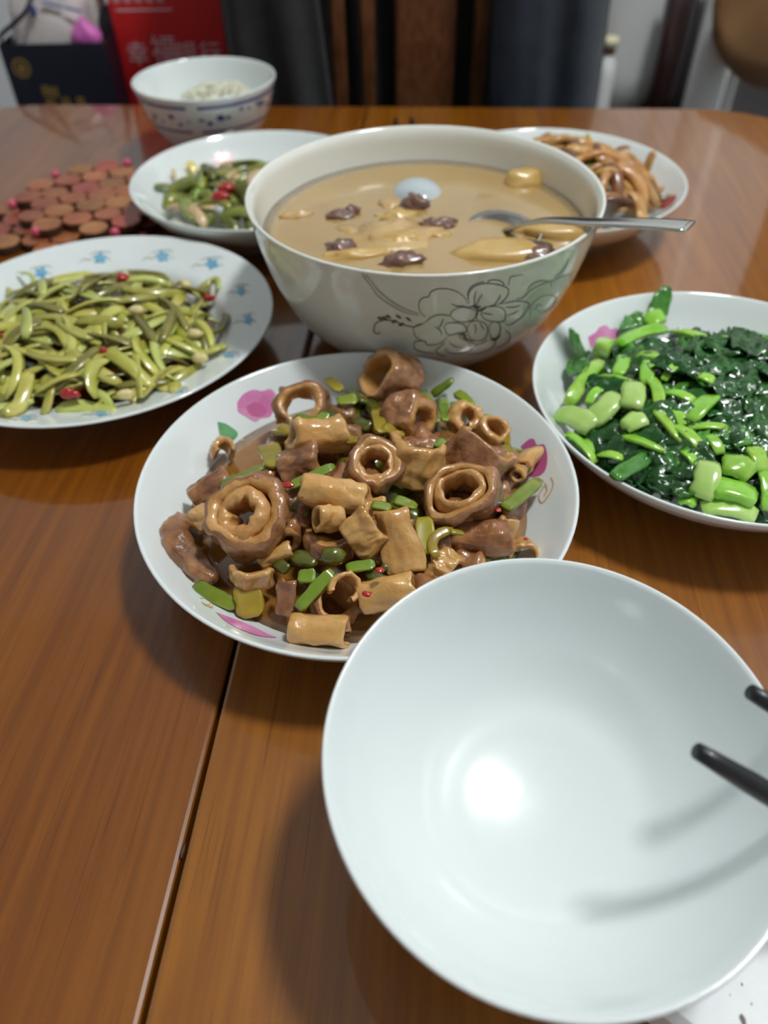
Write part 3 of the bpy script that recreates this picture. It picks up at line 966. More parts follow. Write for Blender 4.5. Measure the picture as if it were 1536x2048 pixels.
tube(820, 560, 60, 40, 120, (.9, .1, .2), -.004, arc=140, wr=.12, m='tan', ref=(0, 0, 1), label='small tan strip between curl and flat strip')


def zg(x, y):
    return 1040 + x / 3.0968, 570 + y / 3.0968


def vstick(x1, y1, x2, y2, wd, m='vg', lift=.003, cur=0.0, thk=.5, sq=3.4, label=None, taper=(.72, .5), groove=0.0, name='pepper_strip', lift2=None, group=GP_V, h=None, zz=None, cat='pepper', arch=0.0):
    zz = zz or zp
    h = h or HP
    a, b = on(h, *zz(x1, y1)), on(h, *zz(x2, y2))
    s = (zz(1, 0)[0] - zz(0, 0)[0])
    k = depth((a + b) / 2) / FPX * s * (1.22 if zz is zg else 1.0)
    a = a + (CAMP - a).normalized() * lift
    b = b + (CAMP - b).normalized() * (lift if lift2 is None else lift2)
    mid = (a + b) / 2
    d = b - a
    side = Vector((-d.y, d.x, 0))
    P = []
    for i in range(9):
        u = i / 8
        q = 4 * u * (1 - u)
        P.append(a + d * u + side * (cur * q) + Vector((0, 0, arch * q)))
    V, F = sweep(P, wd * k / 2, wd * k / 2 * thk, 14, taper, random.uniform(-.5, .5), sq, .18, x1 * .01 + y1 * .02, groove)
    return mesh(name, V, F, M[m] if isinstance(m, str) else m, label=label, cat=cat, group=group)


LV = 'green pepper strip among the braised intestine'
LY = 'yellowish olive pepper strip in the brown sauce'
LD = 'dark olive pepper strip between intestine pieces'
for a in ((1015, 165, 1085, 110, 40, 'vg'), (985, 150, 1030, 255, 36, 'vg'), (1052, 175, 1058, 250, 34, 'vg'), (1075, 195, 1160, 205, 26, 'vb'), (1095, 155, 1150, 200, 40, 'vg'),
          (700, 185, 768, 178, 42, 'vg'), (540, 470, 692, 398, 34, 'vb'), (1255, 540, 1372, 445, 48, 'vg'), (570, 872, 685, 745, 44, 'vb'), (730, 738, 826, 722, 40, 'vb'), (572, 765, 630, 760, 50, 'vb'),
          (815, 525, 880, 540, 40, 'vg'), (890, 510, 965, 535, 44, 'vg'), (560, 240, 640, 255, 46, 'vb'), (635, 235, 672, 240, 36, 'vg'), (315, 462, 460, 402, 34, 'vg'), (1105, 522, 1232, 530, 26, 'vg'),
          (1295, 345, 1290, 350, 40, 'vg'), (1030, 320, 1062, 340, 52, 'vb'), (968, 350, 1040, 385, 46, 'vg')):
    vstick(*a, lift=.008 if a[1] < 700 else .006, label=LV, groove=.5)
for a in ((668, 112, 715, 150, 34), (495, 275, 565, 290, 62), (470, 330, 500, 400, 74), (830, 212, 850, 290, 44), (850, 268, 918, 300, 46), (1180, 235, 1262, 262, 34), (1258, 262, 1262, 330, 26),
          (985, 570, 1000, 690, 62), (400, 785, 420, 900, 92), (1255, 330, 1262, 360, 28), (755, 300, 745, 325, 40)):
    vstick(*a, 'vy', lift=.006 if a[1] < 750 else .001, label=LY, groove=.6, group='olive pepper strips on the flowered plate')
vstick(1030, 700, 1085, 610, 36, 'vy', .009, .35, label='curved yellowish pepper hook beside the broad pepper', group=None)
vstick(1075, 615, 1120, 622, 22, 'vy', .010, 0, label=LY, group='olive pepper strips on the flowered plate')
vstick(235, 790, 375, 860, 52, 'vg', .002, -.05, label='lime green pepper strip lying in the sauce edge', group=None)
vstick(800, 745, 950, 765, 44, 'vd', .002, -.25, label='dark curved pepper strip under the long flat piece', group=None)
for a in ((555, 700, 640, 715, 60), (500, 720, 540, 745, 44), (560, 530, 600, 570, 60), (1110, 690, 1210, 705, 44), (870, 140, 930, 165, 50), (660, 220, 720, 260, 50), (740, 150, 790, 190, 46), (1000, 440, 1040, 470, 40),
          (820, 590, 850, 640, 50), (850, 720, 900, 740, 60), (520, 420, 560, 450, 44), (760, 250, 810, 275, 44), (1240, 290, 1262, 345, 36), (620, 760, 700, 790, 40), (1040, 570, 1080, 600, 40)):
    vstick(*a, 'vd', lift=-.002, label=LD, group='dark pepper strips on the flowered plate')
# filler under the heap: pieces whose tops show in the gaps
rng = random.Random(3)
for k in range(84):
    a, rr = rng.uniform(0, 2 * PI), .080 * math.sqrt(rng.random())
    x, y = DP.c.x + .004 + rr * math.cos(a), DP.c.y + .004 + rr * math.sin(a)
    if math.hypot(x - DP.c.x, y - DP.c.y) > .052 and math.radians(100) < math.atan2(y - DP.c.y, x - DP.c.x) % (2 * PI) < math.radians(275):
        continue
    z = HP(x, y) - rng.uniform(.006, .011)
    t = rng.uniform(0, PI)
    ln = rng.uniform(.009, .016)
    d = Vector((math.cos(t), math.sin(t), rng.uniform(-.15, .15)))
    c = Vector((x, y, max(z, .017)))
    if k % 3 == 0:
        V, F = sweep([c + d * ln * (i / 6 - .5) * 2 for i in range(7)], .005, .0035, 10, (.4, .4), 0, 2.5, .2, k)
        mesh('pepper_strip', V, F, M['vd'], label=LD, cat='pepper', group='dark pepper strips on the flowered plate')
    else:
        V, F, MI = cuttube(c, d, rng.uniform(.008, .012), .005, ln * 1.5, 360, .7, .2, 0, k, n=22)
        mesh('intestine_piece', V, F, [M['meat'], M['meat_in']], midx=MI, label='braised intestine scrap lying low in the sauce', cat='intestine', group=GP_R)
for (a, b, s) in ((540, 462, 20), (592, 498, 12), (800, 822, 16), (840, 745, 18), (1232, 545, 12), (290, 525, 9), (1325, 640, 8)):
    p = on(HP, *zp(a, b))
    p = p + (CAMP - p).normalized() * .017
    k = depth(p) / FPX / 1.6516
    mesh('chili_bit', *blob(p, s * k, s * k * .7, s * k * .4, .5, a), M['chili'], label='red chili bit among the braised intestine', cat='chili', group='red chili bits on the flowered plate')
p = on(HP, *zp(690, 725)) + Vector((0, 0, .006))
mesh('garlic_clove', *blob(p, .0062, .0045, .0042, .2, 4), M['vd'], label='glossy translucent garlic clove beside the bright green stick', cat='garlic')
for (a, b) in ((385, 318), (395, 330), (1340, 590), (505, 815), (470, 860)):
    p = at(*zp(a, b), .0205)
    mesh('garlic_bit', *blob(p, .0045, .003, .0016, .4, a), M['garlic'], label='pale garlic bit floating in the brown sauce', cat='garlic', group='garlic bits in the brown sauce')

# ================================================================== leafy greens
HG = heap(DG, .204, .352, .022, .030, .100, .7)
GS = 'green stems in the plate of leafy greens'
GL = 'dark leaves in the plate of leafy greens'


STEMS = ((500, 470, 300, 740, 75), (610, 370, 910, 270, 70), (560, 340, 500, 445, 90), (720, 440, 910, 470, 80), (810, 470, 790, 610, 72), (890, 590, 1000, 480, 44), (500, 560, 710, 600, 48),
         (290, 920, 470, 1100, 56), (640, 930, 900, 1030, 66), (850, 780, 1010, 970, 66), (950, 870, 1120, 1005, 66), (1040, 840, 1200, 690, 100), (900, 660, 1080, 720, 54),
         (1160, 930, 1240, 1050, 60), (490, 1045, 640, 1075, 50), (1080, 560, 1200, 600, 66), (950, 285, 1150, 335, 56), (780, 245, 890, 195, 95), (1040, 885, 1290, 890, 44), (1200, 335, 1500, 375, 54),
         (960, 770, 1010, 870, 50), (420, 740, 500, 640, 50), (600, 560, 640, 440, 70), (780, 560, 860, 760, 60), (1500, 1150, 1530, 1400, 70), (1440, 1010, 1500, 1160, 100), (390, 960, 440, 1050, 56), (1480, 400, 1560, 380, 60), (1010, 1030, 1090, 1120, 60), (980, 1330, 1090, 1355, 80))
for i, a in enumerate(STEMS):
    vstick(*a, 'stem', .006, random.uniform(-.08, .08), .62, 2.2, 'cut green stem in the plate of leafy greens', (.75, .75), .5, 'green_stalk', None, GS, HG, zg, 'vegetable', .002)
for a, lb in (((690, 620, 680, 765, 120), 'short wide pale stem cut square on top of the greens'), ((600, 690, 440, 850, 120), 'pale stem with a whitish cut end among the greens'), ((235, 800, 450, 890, 120), 'rounded pale stem butt near the plate wall of greens'),
              ((650, 840, 740, 890, 120), 'pale stem hook at the middle of the greens'), ((1165, 1110, 1110, 1320, 130), 'upright pale stem with flat cut top among the greens'), ((1190, 1265, 1450, 1335, 150), 'thick bright stem with a round cut end at plate front'),
              ((1125, 1385, 1460, 1435, 95), 'pale ridged stem lying against the front plate wall'), ((1255, 1120, 1430, 1180, 130), 'curled pale stem behind the thick bright stem')):
    m = 'stem' if 'thick bright' in lb else 'stem_p'
    vstick(*a, m, .008, .06, .7, 2.3, lb, (.85, .85), .35, 'green_stalk', None, None, HG, zg, 'vegetable', .002)
vstick(580, 1190, 800, 1060, 85, 'leaf_m', .004, 0, .5, 2.2, 'mid-green flat stem at the front of the greens', (.7, .7), .4, 'green_stalk', None, None, HG, zg, 'vegetable')


def leafmesh(c, ang, L, W, seed, h, amp=.0045, dz=.004, curl=.25):
    nu, nv = 13, 9
    V, F = [], []
    ca, sa = math.cos(ang), math.sin(ang)
    for i in range(nu):
        u = i / (nu - 1) * 2 - 1
        hw = W * (1 - abs(u) ** 2.2) ** .5 if abs(u) < 1 else 0
        hw = max(hw, W * .06) * (1 + .18 * noise.noise(Vector((u * 3, seed, 1))))
        for j in range(nv):
            v = j / (nv - 1) * 2 - 1
            x, y = u * L, v * hw
            wx, wy = c.x + x * ca - y * sa, c.y + x * sa + y * ca
            nzv = noise.noise(Vector((u * 2.2 + seed, v * 2.2, seed * .7))) + .5 * noise.noise(Vector((u * 6 + seed, v * 6, seed)))
            z = h(wx, wy) + dz + amp * nzv + curl * W * v * v * math.sin(seed) + .12 * W * abs(v)
            V.append(Vector((wx, wy, z)))
    for i in range(nu - 1):
        for j in range(nv - 1):
            F.append((i * nv + j, (i + 1) * nv + j, (i + 1) * nv + j + 1, i * nv + j + 1))
    return V, F


def shell(V, F, t):
    """give a sheet a thickness t downwards"""
    n = len(V)
    W = [v - Vector((0, 0, t)) for v in V]
    cnt = {}
    for f in F:
        for i in range(len(f)):
            e = (f[i], f[(i + 1) % len(f)])
            cnt[e] = 1
    G = list(F) + [tuple(i + n for i in f)[::-1] for f in F]
    for (a, b) in cnt:
        if (b, a) not in cnt:
            G.append((b, a, a + n, b + n))
    return list(V) + W, G


LEAVES = ((860, 880), (800, 950), (950, 900), (760, 860), (880, 960), (700, 700), (1000, 640), (1100, 390), (1250, 430), (1380, 420), (1470, 380), (1330, 540), (1450, 520), (1250, 640), (1400, 670), (1500, 620), (1350, 780), (1480, 860), (1180, 510), (560, 510), (530, 640), (640, 1120), (1000, 1130),
          (1320, 950), (1200, 980), (520, 960), (760, 1180), (900, 1280), (1500, 1000), (1500, 1260), (420, 1000), (700, 1040), (1300, 1000), (1420, 960), (1040, 480), (1140, 600), (960, 560), (1100, 760), (1280, 860),
          (860, 700), (600, 840), (1360, 340), (1530, 460), (1530, 740), (880, 1180), (1040, 1240), (1380, 1080), (700, 520), (440, 900), (1560, 900), (1590, 600), (1600, 1100), (1620, 800))
for i, (a, b) in enumerate(LEAVES):
    c = on(HG, *zg(a, b))
    s = random.uniform(.011, .019)
    V, F = shell(*leafmesh(c, random.uniform(0, PI), s, s * random.uniform(.5, .8), i * 1.37 + 2, HG, .0055, random.uniform(-.001, .006)), .0007)
    mesh('greens_leaf', V, F, M['leaf'], label='crumpled dark green leaf in the plate of leafy greens', cat='leaf', group=GL)
rgl = random.Random(21)
for i in range(100):
    a, rr = rgl.uniform(0, 2 * PI), .082 * math.sqrt(rgl.random())
    c = Vector((.204 + rr * math.cos(a), .352 + rr * math.sin(a), 0))
    s = rgl.uniform(.011, .018)
    mid = i % 3 == 0
    V, F = shell(*leafmesh(c, rgl.uniform(0, PI), s, s * rgl.uniform(.5, .8), i * 1.7 + 90, HG, .005, rgl.uniform(-.007, -.001)), .0007)
    mesh('greens_leaf', V, F, M['leaf_m' if mid else 'leaf'], label='wilted green leaf lying under the cut stalks' if mid else 'crumpled dark green leaf in the plate of leafy greens', cat='leaf', group='wilted leaves under the stalks' if mid else GL)
for i, (a, b, s, an) in enumerate(((850, 185, .012, .9), (350, 450, .011, 1.9), (345, 560, .012, 1.6), (680, 290, .010, .6), (1330, 960, .016, .3), (1060, 1060, .014, .8), (1000, 1170, .013, 2.4))):
    c = on(HG, *zg(a, b)) + Vector((0, 0, .004))
    V, F = shell(*leafmesh(c, an, s, s * .5, i + 50, HG, .003, .005), .0008)
    mesh('greens_leaf', V, F, M['leaf_m'], label='mid-green leaf end sticking up from the greens', cat='leaf', group='mid-green leaf ends of the leafy greens')

# ================================================================== shredded green plate
HO = heap(DO, -.203, .455, .0105, .030, .100, .7)
pool(DO, .0112, M['soy'], 'soy_sauce', 'dark soy liquid pooled under the green shreds', 'sauce')
rng = random.Random(11)


def shred(cx, cy, R, n, h, mats, labels, groups, name, cat, ln, wd, zoff=(-.006, .003), curv=.8, thk=.45, rn=rng, keep=None, arch=.004):
    for k in range(n):
        a, rr = rn.uniform(0, 2 * PI), R * math.sqrt(rn.random())
        x, y = cx + rr * math.cos(a), cy + rr * math.sin(a)
        if keep and not keep(x, y):
            continue
        t = rn.uniform(0, 2 * PI)
        L = rn.uniform(*ln)
        K = rn.uniform(-curv, curv) * 2.2
        dz = rn.uniform(*zoff)
        q = rn.uniform(0, arch)
        P = []
        for i in range(9):
            s = (i / 8 - .5)
            aa = t + K * s
            if i == 0:
                p = Vector((x - L / 2 * math.cos(t), y - L / 2 * math.sin(t), 0))
            else:
                p = P[-1] + Vector((math.cos(aa) * L / 8, math.sin(aa) * L / 8, 0))
            P.append(p)
        P = [Vector((p.x, p.y, h(p.x, p.y) + dz + q * math.sin(PI * i / 8) + .0016)) for i, p in enumerate(P)]
        j = rn.choices(range(len(mats)), [m[1] for m in mats])[0]
        V, F = sweep(P, rn.uniform(*wd), rn.uniform(*wd) * thk, 8, (.45, .45), rn.uniform(-1.2, 1.2), 2.5, .1, k)
        mesh(name, V, F, M[mats[j][0]], label=labels[j], cat=cat, group=groups[j])


shred(-.203, .457, .088, 262, HO, (('shred', 6), ('shred_d', 2.2), ('shred_l', 2)), ('pale green vegetable shred in the blue-flowered plate', 'dark olive vegetable shred in the blue-flowered plate', 'light green vegetable shred in the blue-flowered plate'),
      ('pale green shreds', 'dark olive shreds', 'light green shreds'), 'vegetable_shred', 'vegetable', (.026, .052), (.0026, .0046), zoff=(-.008, .003), thk=.35)


def zo(x, y):
    return x / 2.6947, 450 + y / 2.6947


for a, lb in (((95, 255, 120, 420, 26, .18), 'lone light shred lying on the rim between blue flowers'), ((380, 320, 520, 285, 30, -.2), 'light shred bent over the inner edge of the plate'), ((400, 420, 385, 310, 30, .1), 'light shred leaning up the inner plate wall'),
              ((1060, 350, 1170, 350, 34, .55), 'looped shred arching above the heap'), ((640, 265, 660, 330, 30, .1), 'upright light shred beside the red chili cap')):
    vstick(*a[:5], 'shred_l', .004, a[5], .5, 2.4, lb, (.5, .5), 0, 'vegetable_shred', None, None, HO, zo, 'vegetable', .004)
for (a, b, s) in ((672, 325, 26), (1140, 430, 24), (385, 950, 34), (420, 955, 24), (575, 720, 20), (20, 640, 14)):
    p = on(HO, *zo(a, b)) + Vector((0, 0, .006))
    k = depth(p) / FPX / 2.6947
    mesh('chili_piece', *blob(p, s * k * 1.3, s * k, s * k * .8, .5, a), M['chili'], label='red chili piece among the green shreds', cat='chili', group='red chili pieces on the blue-flowered plate')
for (a, b) in ((1005, 365), (750, 505), (1090, 760), (690, 960), (1060, 630)):
    p = on(HO, *zo(a, b)) + Vector((0, 0, .0065))
    mesh('garlic_piece', *blob(p, .0055, .0038, .003, .3, a), M['garlic'], label='cream garlic piece among the green shreds', cat='garlic', group='garlic pieces on the blue-flowered plate')

# ================================================================== pepper and pork plate
HL = heap(DL, -.112, .664, .018, .026, .078, .6)
rng2 = random.Random(5)
kl = lambda x, y: True
shred(-.114, .664, .066, 110, HL, (('pepL', 5), ('vd', 2), ('pork', 2.2)), ('green pepper slice in the pepper and pork stir-fry', 'dark olive pepper slice in the pepper and pork stir-fry', 'pale pork strip in the pepper and pork stir-fry'),
      ('pepper slices of the stir-fry', 'dark pepper slices of the stir-fry', 'pork strips of the stir-fry'), 'stir_fry_piece', 'food', (.018, .036), (.0036, .0062), rn=rng2, zoff=(-.006, .004))


def zl(x, y):
    return 240 + x / 5.12, 250 + y / 5.12


for a, m, lb in (((560, 870, 980, 850, 110), 'pork', 'long pale pork slice at the front of the stir-fry'), ((700, 380, 790, 540, 90), 'ginger', 'yellow ginger slice standing up from the stir-fry'), ((860, 400, 820, 540, 80), 'ginger', 'second yellow ginger slice leaning beside the first'),
                 ((810, 600, 780, 760, 60), 'stem', 'bright green pepper sliver upright in the stir-fry'), ((540, 460, 560, 560, 50), 'pork', 'small brown pork tip poking out of the stir-fry'), ((360, 630, 560, 640, 80), 'pepL', 'broad green pepper slice at the stir-fry edge'),
                 ((900, 620, 1080, 640, 120), 'pepL', 'wide olive pepper slice with glossy skin in the stir-fry')):
    vstick(*a, m, .006, .04, .4, 2.4, lb, (.5, .4), .2, 'stir_fry_piece', None, None, HL, zl, 'food', .002)
for (a, b) in ((1050, 830), (1100, 745)):
    p = on(HL, *zl(a, b)) + Vector((0, 0, .008))
    mesh('chili_piece', *blob(p, .0075, .005, .004, .4, a), M['chili'], label='red chili piece in the pepper and pork stir-fry', cat='chili', group='red chili pieces of the stir-fry')

# ================================================================== fried mushroom plate
HM = heap(DM, .160, .655, .018, .040, .082, .6)
rng3 = random.Random(8)
shred(.162, .655, .070, 150, HM, (('mush', 6), ('mush_d', 2.0), ('pepL', .35)), ('golden brown fried mushroom shred', 'dark browned mushroom shred', 'green pepper bit among the fried mushrooms'),
      ('golden mushroom shreds', 'dark mushroom shreds', 'green bits among the mushrooms'), 'mushroom_shred', 'mushroom', (.028, .055), (.003, .0062), rn=rng3, zoff=(-.006, .005), arch=.010, thk=.6)


def zm(x, y):
    return 980 + x / 3.657, 230 + y / 3.657


for a, m, lb, l1, l2 in (((1120, 470, 1205, 265, 60), 'mush', 'tall pointed mushroom shred standing up', .0, .012), ((860, 300, 1030, 240, 50), 'mush', 'forked mushroom shred reaching over the plate', .006, .012), ((720, 230, 715, 150, 50), 'ginger', 'yellow green sliver on top of the mushrooms', .004, .014),
                         ((480, 240, 600, 210, 70), 'shred_l', 'pale green slice beside the mushrooms', .006, .006), ((600, 230, 720, 210, 90), 'shred', 'yellowish green slice on the mushroom heap', .008, .008), ((880, 350, 1110, 350, 60), 'mush', 'long level mushroom shred across the heap', .010, .010),
                         ((850, 480, 1090, 600, 110), 'mush', 'broad mushroom strip sloping down the heap', .008, .004), ((940, 700, 1220, 690, 90), 'mush', 'thick mushroom strip at the front of the heap', .004, .004), ((1160, 620, 1250, 600, 40), 'pork', 'small pale mushroom end near the plate wall', .002, .002), ((370, 190, 410, 205, 60), 'mush_d', 'little mushroom tip near the back wall', .002, .002)):
    vstick(*a, m, l1, .05, .55, 2.3, lb, (.4, .25), 0, 'mushroom_shred', l2, None, HM, zm, 'mushroom', .003)

# ================================================================== soup
SZ = .0835
pool(DS, SZ, M['soup'], 'milky_soup', 'milky brown soup filling the large peony bowl', 'soup', .0005)
def zq(x, y):
    return 640 + x / 4.8, 300 + y / 4.8


for i, (a, b, rx, ry, rz, m, lb) in enumerate(((200, 640, .011, .006, .004, 'date', 'dark red date floating alone in the soup'), (310, 600, .006, .005, .005, 'date', 'small dark date beside the lone date'), (925, 545, .009, .010, .008, 'date', 'dark date in front of the grey spoon bowl'), (1115, 730, .013, .007, .005, 'date', 'dark date near the steel spoon tip'),
                                                   (195, 960, .009, .009, .006, 'date', 'dark date at the front wall of the soup bowl'), (740, 640, .014, .007, .004, 'yam', 'yellow chunk above the pale clump'), (665, 530, .008, .008, .003, 'clump', 'pale scrap above the yellow chunk'), (690, 850, .030, .022, .007, 'clump', 'large pale tan clump breaking the soup surface'),
                                                   (800, 900, .016, .010, .007, 'yam', 'yellow lump attached to the pale clump'), (330, 1030, .022, .007, .005, 'yam', 'long yellow chunk at the front soup wall'), (800, 1085, .014, .008, .006, 'date', 'dark mottled chunk at the front soup wall'), (1160, 820, .008, .004, .002, 'yam', 'tiny yellow scrap near the dark date'),
                                                   (270, 770, .010, .006, .002, 'clump', 'faint pale scrap under the soup surface'), (-200, 640, .012, .004, .003, 'clump', 'pale foam scrap at the soup edge'))):
    p = at(*zq(a, b), SZ - rz * (.35 if m != 'date' else .15))
    mesh('soup_chunk', *blob(p, rx, ry, rz, .55, i + 1, 18, 11, rng.uniform(0, 3) if rx < .012 else .2, 2.2), M[m], label=lb, cat='food')
for (a, b, rx, ry, rz, rot, lb) in ((1048, 368, .016, .011, .010, .3, 'rounded yellow chunk floating at the back of soup'), (1015, 513, .032, .014, .008, -.05, 'big pale yellow chunk at the front soup wall'), (1095, 470, .024, .012, .008, -.3, 'yellow chunk under the steel spoon handle')):
    p = at(a, b, SZ - .002)
    mesh('soup_chunk', *blob(p, rx, ry, rz, .3, a, 18, 11, rot, 1.3, 2.6), M['yam'], label=lb, cat='food')
p = at(1075, 508, SZ)
mesh('soup_chunk', *blob(p, .012, .012, .006, .5, 9, 16, 10, 0, 2), M['date'], label='dark red chunk between yellow chunks by the spoon', cat='food')
# half-sunk grey spoon bowl
p = at(835, 392, SZ - .004)
mesh('grey_spoon', *blob(p, .0185, .021, .0105, .0, 3, 28, 14, .15), M['porc_spoon'], label='smooth blue-grey spoon bowl, upside down, half sunk in soup', cat='spoon')
# steel spoon leaning on the bowl rim
sp = [at(1380, 453, .1215), at(1330, 449, .1190), at(1260, 446, .1150), at(1195, 445, .1110), at(1130, 441, .1050), at(1085, 441, .1005), at(1050, 447, .0955), at(1028, 454, .0890), at(1010, 460, .0835)]
P = [Vector(q) for q in spline([tuple(q) for q in sp], 28)]
wd = [.0088 - .0052 * min(1, i / 18) for i in range(28)]
spoon = mesh('steel_spoon', *sweep(P, wd, .0013, 10, (.9, .8), 0, 3.0), M['steel'], label='stainless steel spoon with a flat handle resting on bowl rim', cat='spoon')
hc = at(1008, 462, .0835)
ax = (P[0] - P[-1])
ang = math.atan2(ax.y, ax.x)   # long axis of the head; the far edge of the head is tipped up out of the soup
V, F = [], []
nu, nv = 20, 8
for j in range(nv + 1):
    q = j / nv
    for i in range(nu):
        a = 2 * PI * i / nu
        x, y = .027 * q * math.cos(a), .0155 * q * math.sin(a)
        V.append(Vector((hc.x + x * math.cos(ang) - y * math.sin(ang), hc.y + x * math.sin(ang) + y * math.cos(ang), hc.z - .009 * (1 - q * q) + .0015 * q * q + .30 * (y if q else 0))))
for j in range(nv):
    for i in range(nu):
        k = (i + 1) % nu
        F.append((j * nu + i, (j + 1) * nu + i, (j + 1) * nu + k, j * nu + k))
mesh('spoon_head', *shell(V, F, .001), M['steel'], spoon)

# ================================================================== rice
V, F = [], []
rg = random.Random(2)
cR = (DR.c.x + .010, DR.c.y + .006)
base = blob((0, 0, 0), 1, 1, 1, 0, 0, 6, 4)
hR = lambda x, y: .036 + .026 * max(0, 1 - ((x - cR[0]) / .046) ** 2 - ((y - cR[1]) / .044) ** 2) ** .6 + .004 * noise.noise(Vector((x * 60, y * 60, 0)))
for k in range(900):
    a, rr = rg.uniform(0, 2 * PI), .05 * math.sqrt(rg.random())
    x, y = cR[0] - .004 + rr * math.cos(a), cR[1] - .004 + rr * math.sin(a)
    z = max(hR(x, y), DR.zin(min(DR.d(Vector((x, y, 0))), .069)) + .001) + rg.uniform(-.003, .001)
    q = Matrix.Rotation(rg.uniform(0, PI), 3, 'Z') @ Matrix.Rotation(rg.uniform(-.8, .8), 3, 'Y')
    o = len(V)
    V += [q @ Vector((v.x * .0036, v.y * .0013, v.z * .0013)) + Vector((x, y, z)) for v in base[0]]
    F += [tuple(i + o for i in f) for f in base[1]]
mesh('cooked_rice', V, F, M['rice'], label='mound of white cooked rice in the blue-banded bowl', cat='rice', kind='stuff')

# ================================================================== trivets of wood slices
def trivet(c, R, z, rot, label, seed):
    rn = random.Random(seed)
    e = empty('wood_slice_trivet', (c[0], c[1], z), label, 'trivet')
    r0 = .0128
    cells = []
    for i in range(-5, 6):
        for j in range(-5, 6):
            x, y = (i + .5 * (j % 2)) * r0 * 2.02, j * r0 * 1.75
            if math.hypot(x, y) < R - r0 * .6:
                cells.append((x, y))
    for (x, y) in cells:
        X = c[0] + x * math.cos(rot) - y * math.sin(rot) + rn.uniform(-.0014, .0014)
        Y = c[1] + x * math.sin(rot) + y * math.cos(rot) + rn.uniform(-.0014, .0014)
        r = r0 * rn.uniform(.92, 1.07)
        zz = z + rn.uniform(-.0005, .0008)
        V, F = lathe([(r * .9, zz), (r, zz + .0012), (r, zz + .0066), (r * .95, zz + .0075)], 14, (X, Y, 0))
        MI = [0] * len(F)
        for q in range(14 * 2):
            MI[q] = 1
        MI[-2] = 1
        mesh('wood_slice', V, F, [M['slice'], M['bark']], e, False, MI)
    for k in range(7):
        a = 2 * PI * k / 7 + rot + .25
        x, y = c[0] + (R + .0025) * math.cos(a), c[1] + (R + .0025) * math.sin(a)
        mesh('bead', *blob((x, y, z + .0045), .0044, .0044, .0043, 0, k), M['bead'], e, label='pink round bead')
    return e


trivet((-.276, .690), .080, .0006, .1, 'lower round trivet of wood slices with pink beads', 1)
trivet((-.256, .713), .078, .0092, .35, 'upper round trivet of wood slices stacked on another', 2)

# ================================================================== chopsticks
def chopstick(a, b, r0, r1, label, group=None):
    a, b = Vector(a), Vector(b)
    n = 16
    P = [a.lerp(b, i / (n - 1)) for i in range(n)]
    rr = [r0 + (r1 - r0) * i / (n - 1) for i in range(n)]
    V, F = sweep(P, rr, rr, 14, (.72, .8), 0, 2.0)
    return mesh('chopstick', V, F, M['stick'], label=label, cat='chopstick', group=group)


t1 = at(1395, 1502, .108)
d1 = (at(1575, 1610, .088) - t1).normalized()
chopstick(t1, t1 + d1 * .165, .0034, .0042, 'black chopstick leaning on empty bowl with tip over its middle')
t2 = at(1502, 1384, .104)
d2 = (at(1640, 1466, .088) - t2).normalized()
chopstick(t2, t2 + d2 * .155, .0034, .0042, 'black chopstick leaning on empty bowl with tip near its rim')
e1, e2 = at(792, 238, .004), at(824, 238, .004)
chopstick(e1, e1 + Vector((-.012, -.215, 0)), .0030, .0042, 'black chopstick lying behind the soup bowl', 'chopsticks behind the soup bowl')
chopstick(e2, e2 + Vector((-.004, -.215, 0)), .0030, .0042, 'black chopstick lying behind the soup bowl', 'chopsticks behind the soup bowl')
# ------------------------------------------------------------------ behind the table
def drape(x0, x1, y, z0, z1, name, m, label, cat, edge=None, folds=4, amp=.012, seed=1, thick=.03, hem=None):
    """hanging cloth with depth: front and back sheets joined at the sides; edge(u, v) shifts x"""
    nu, nv = 36, 22
    V, F = [], []
    for s in (0, 1):
        for j in range(nv):
            v = j / (nv - 1)
            for i in range(nu):
                u = i / (nu - 1)
                x = x0 + (x1 - x0) * u
                if edge:
                    x += edge(u, v)
                rim = math.sin(PI * u) ** .4
                f = amp * (math.sin(folds * 2 * PI * u + seed + 1.2 * v) * .6 + noise.noise(Vector((u * 5, v * 2.5, seed))))
                zb = z0 + (hem(u) if hem else 0)
                V.append(Vector((x, y + (f - thick * rim / 2 if s == 0 else f * .4 + thick * rim / 2), zb + (z1 - zb) * v)))
    o = nu * nv
    for j in range(nv - 1):
        for i in range(nu - 1):
            a = j * nu + i
            F.append((a, a + 1, a + nu + 1, a + nu))
            F.append((o + a + 1, o + a, o + a + nu, o + a + nu + 1))
        F.append((j * nu, (j + 1) * nu, o + (j + 1) * nu, o + j * nu))
        a = j * nu + nu - 1
        F.append((a, o + a, o + a + nu, a + nu))
    for i in range(nu - 1):
        F.append((i, o + i, o + i + 1, i + 1))
        a = (nv - 1) * nu + i
        F.append((a, a + 1, o + a + 1, o + a))
    return mesh(name, V, F, m, label=label, cat=cat)


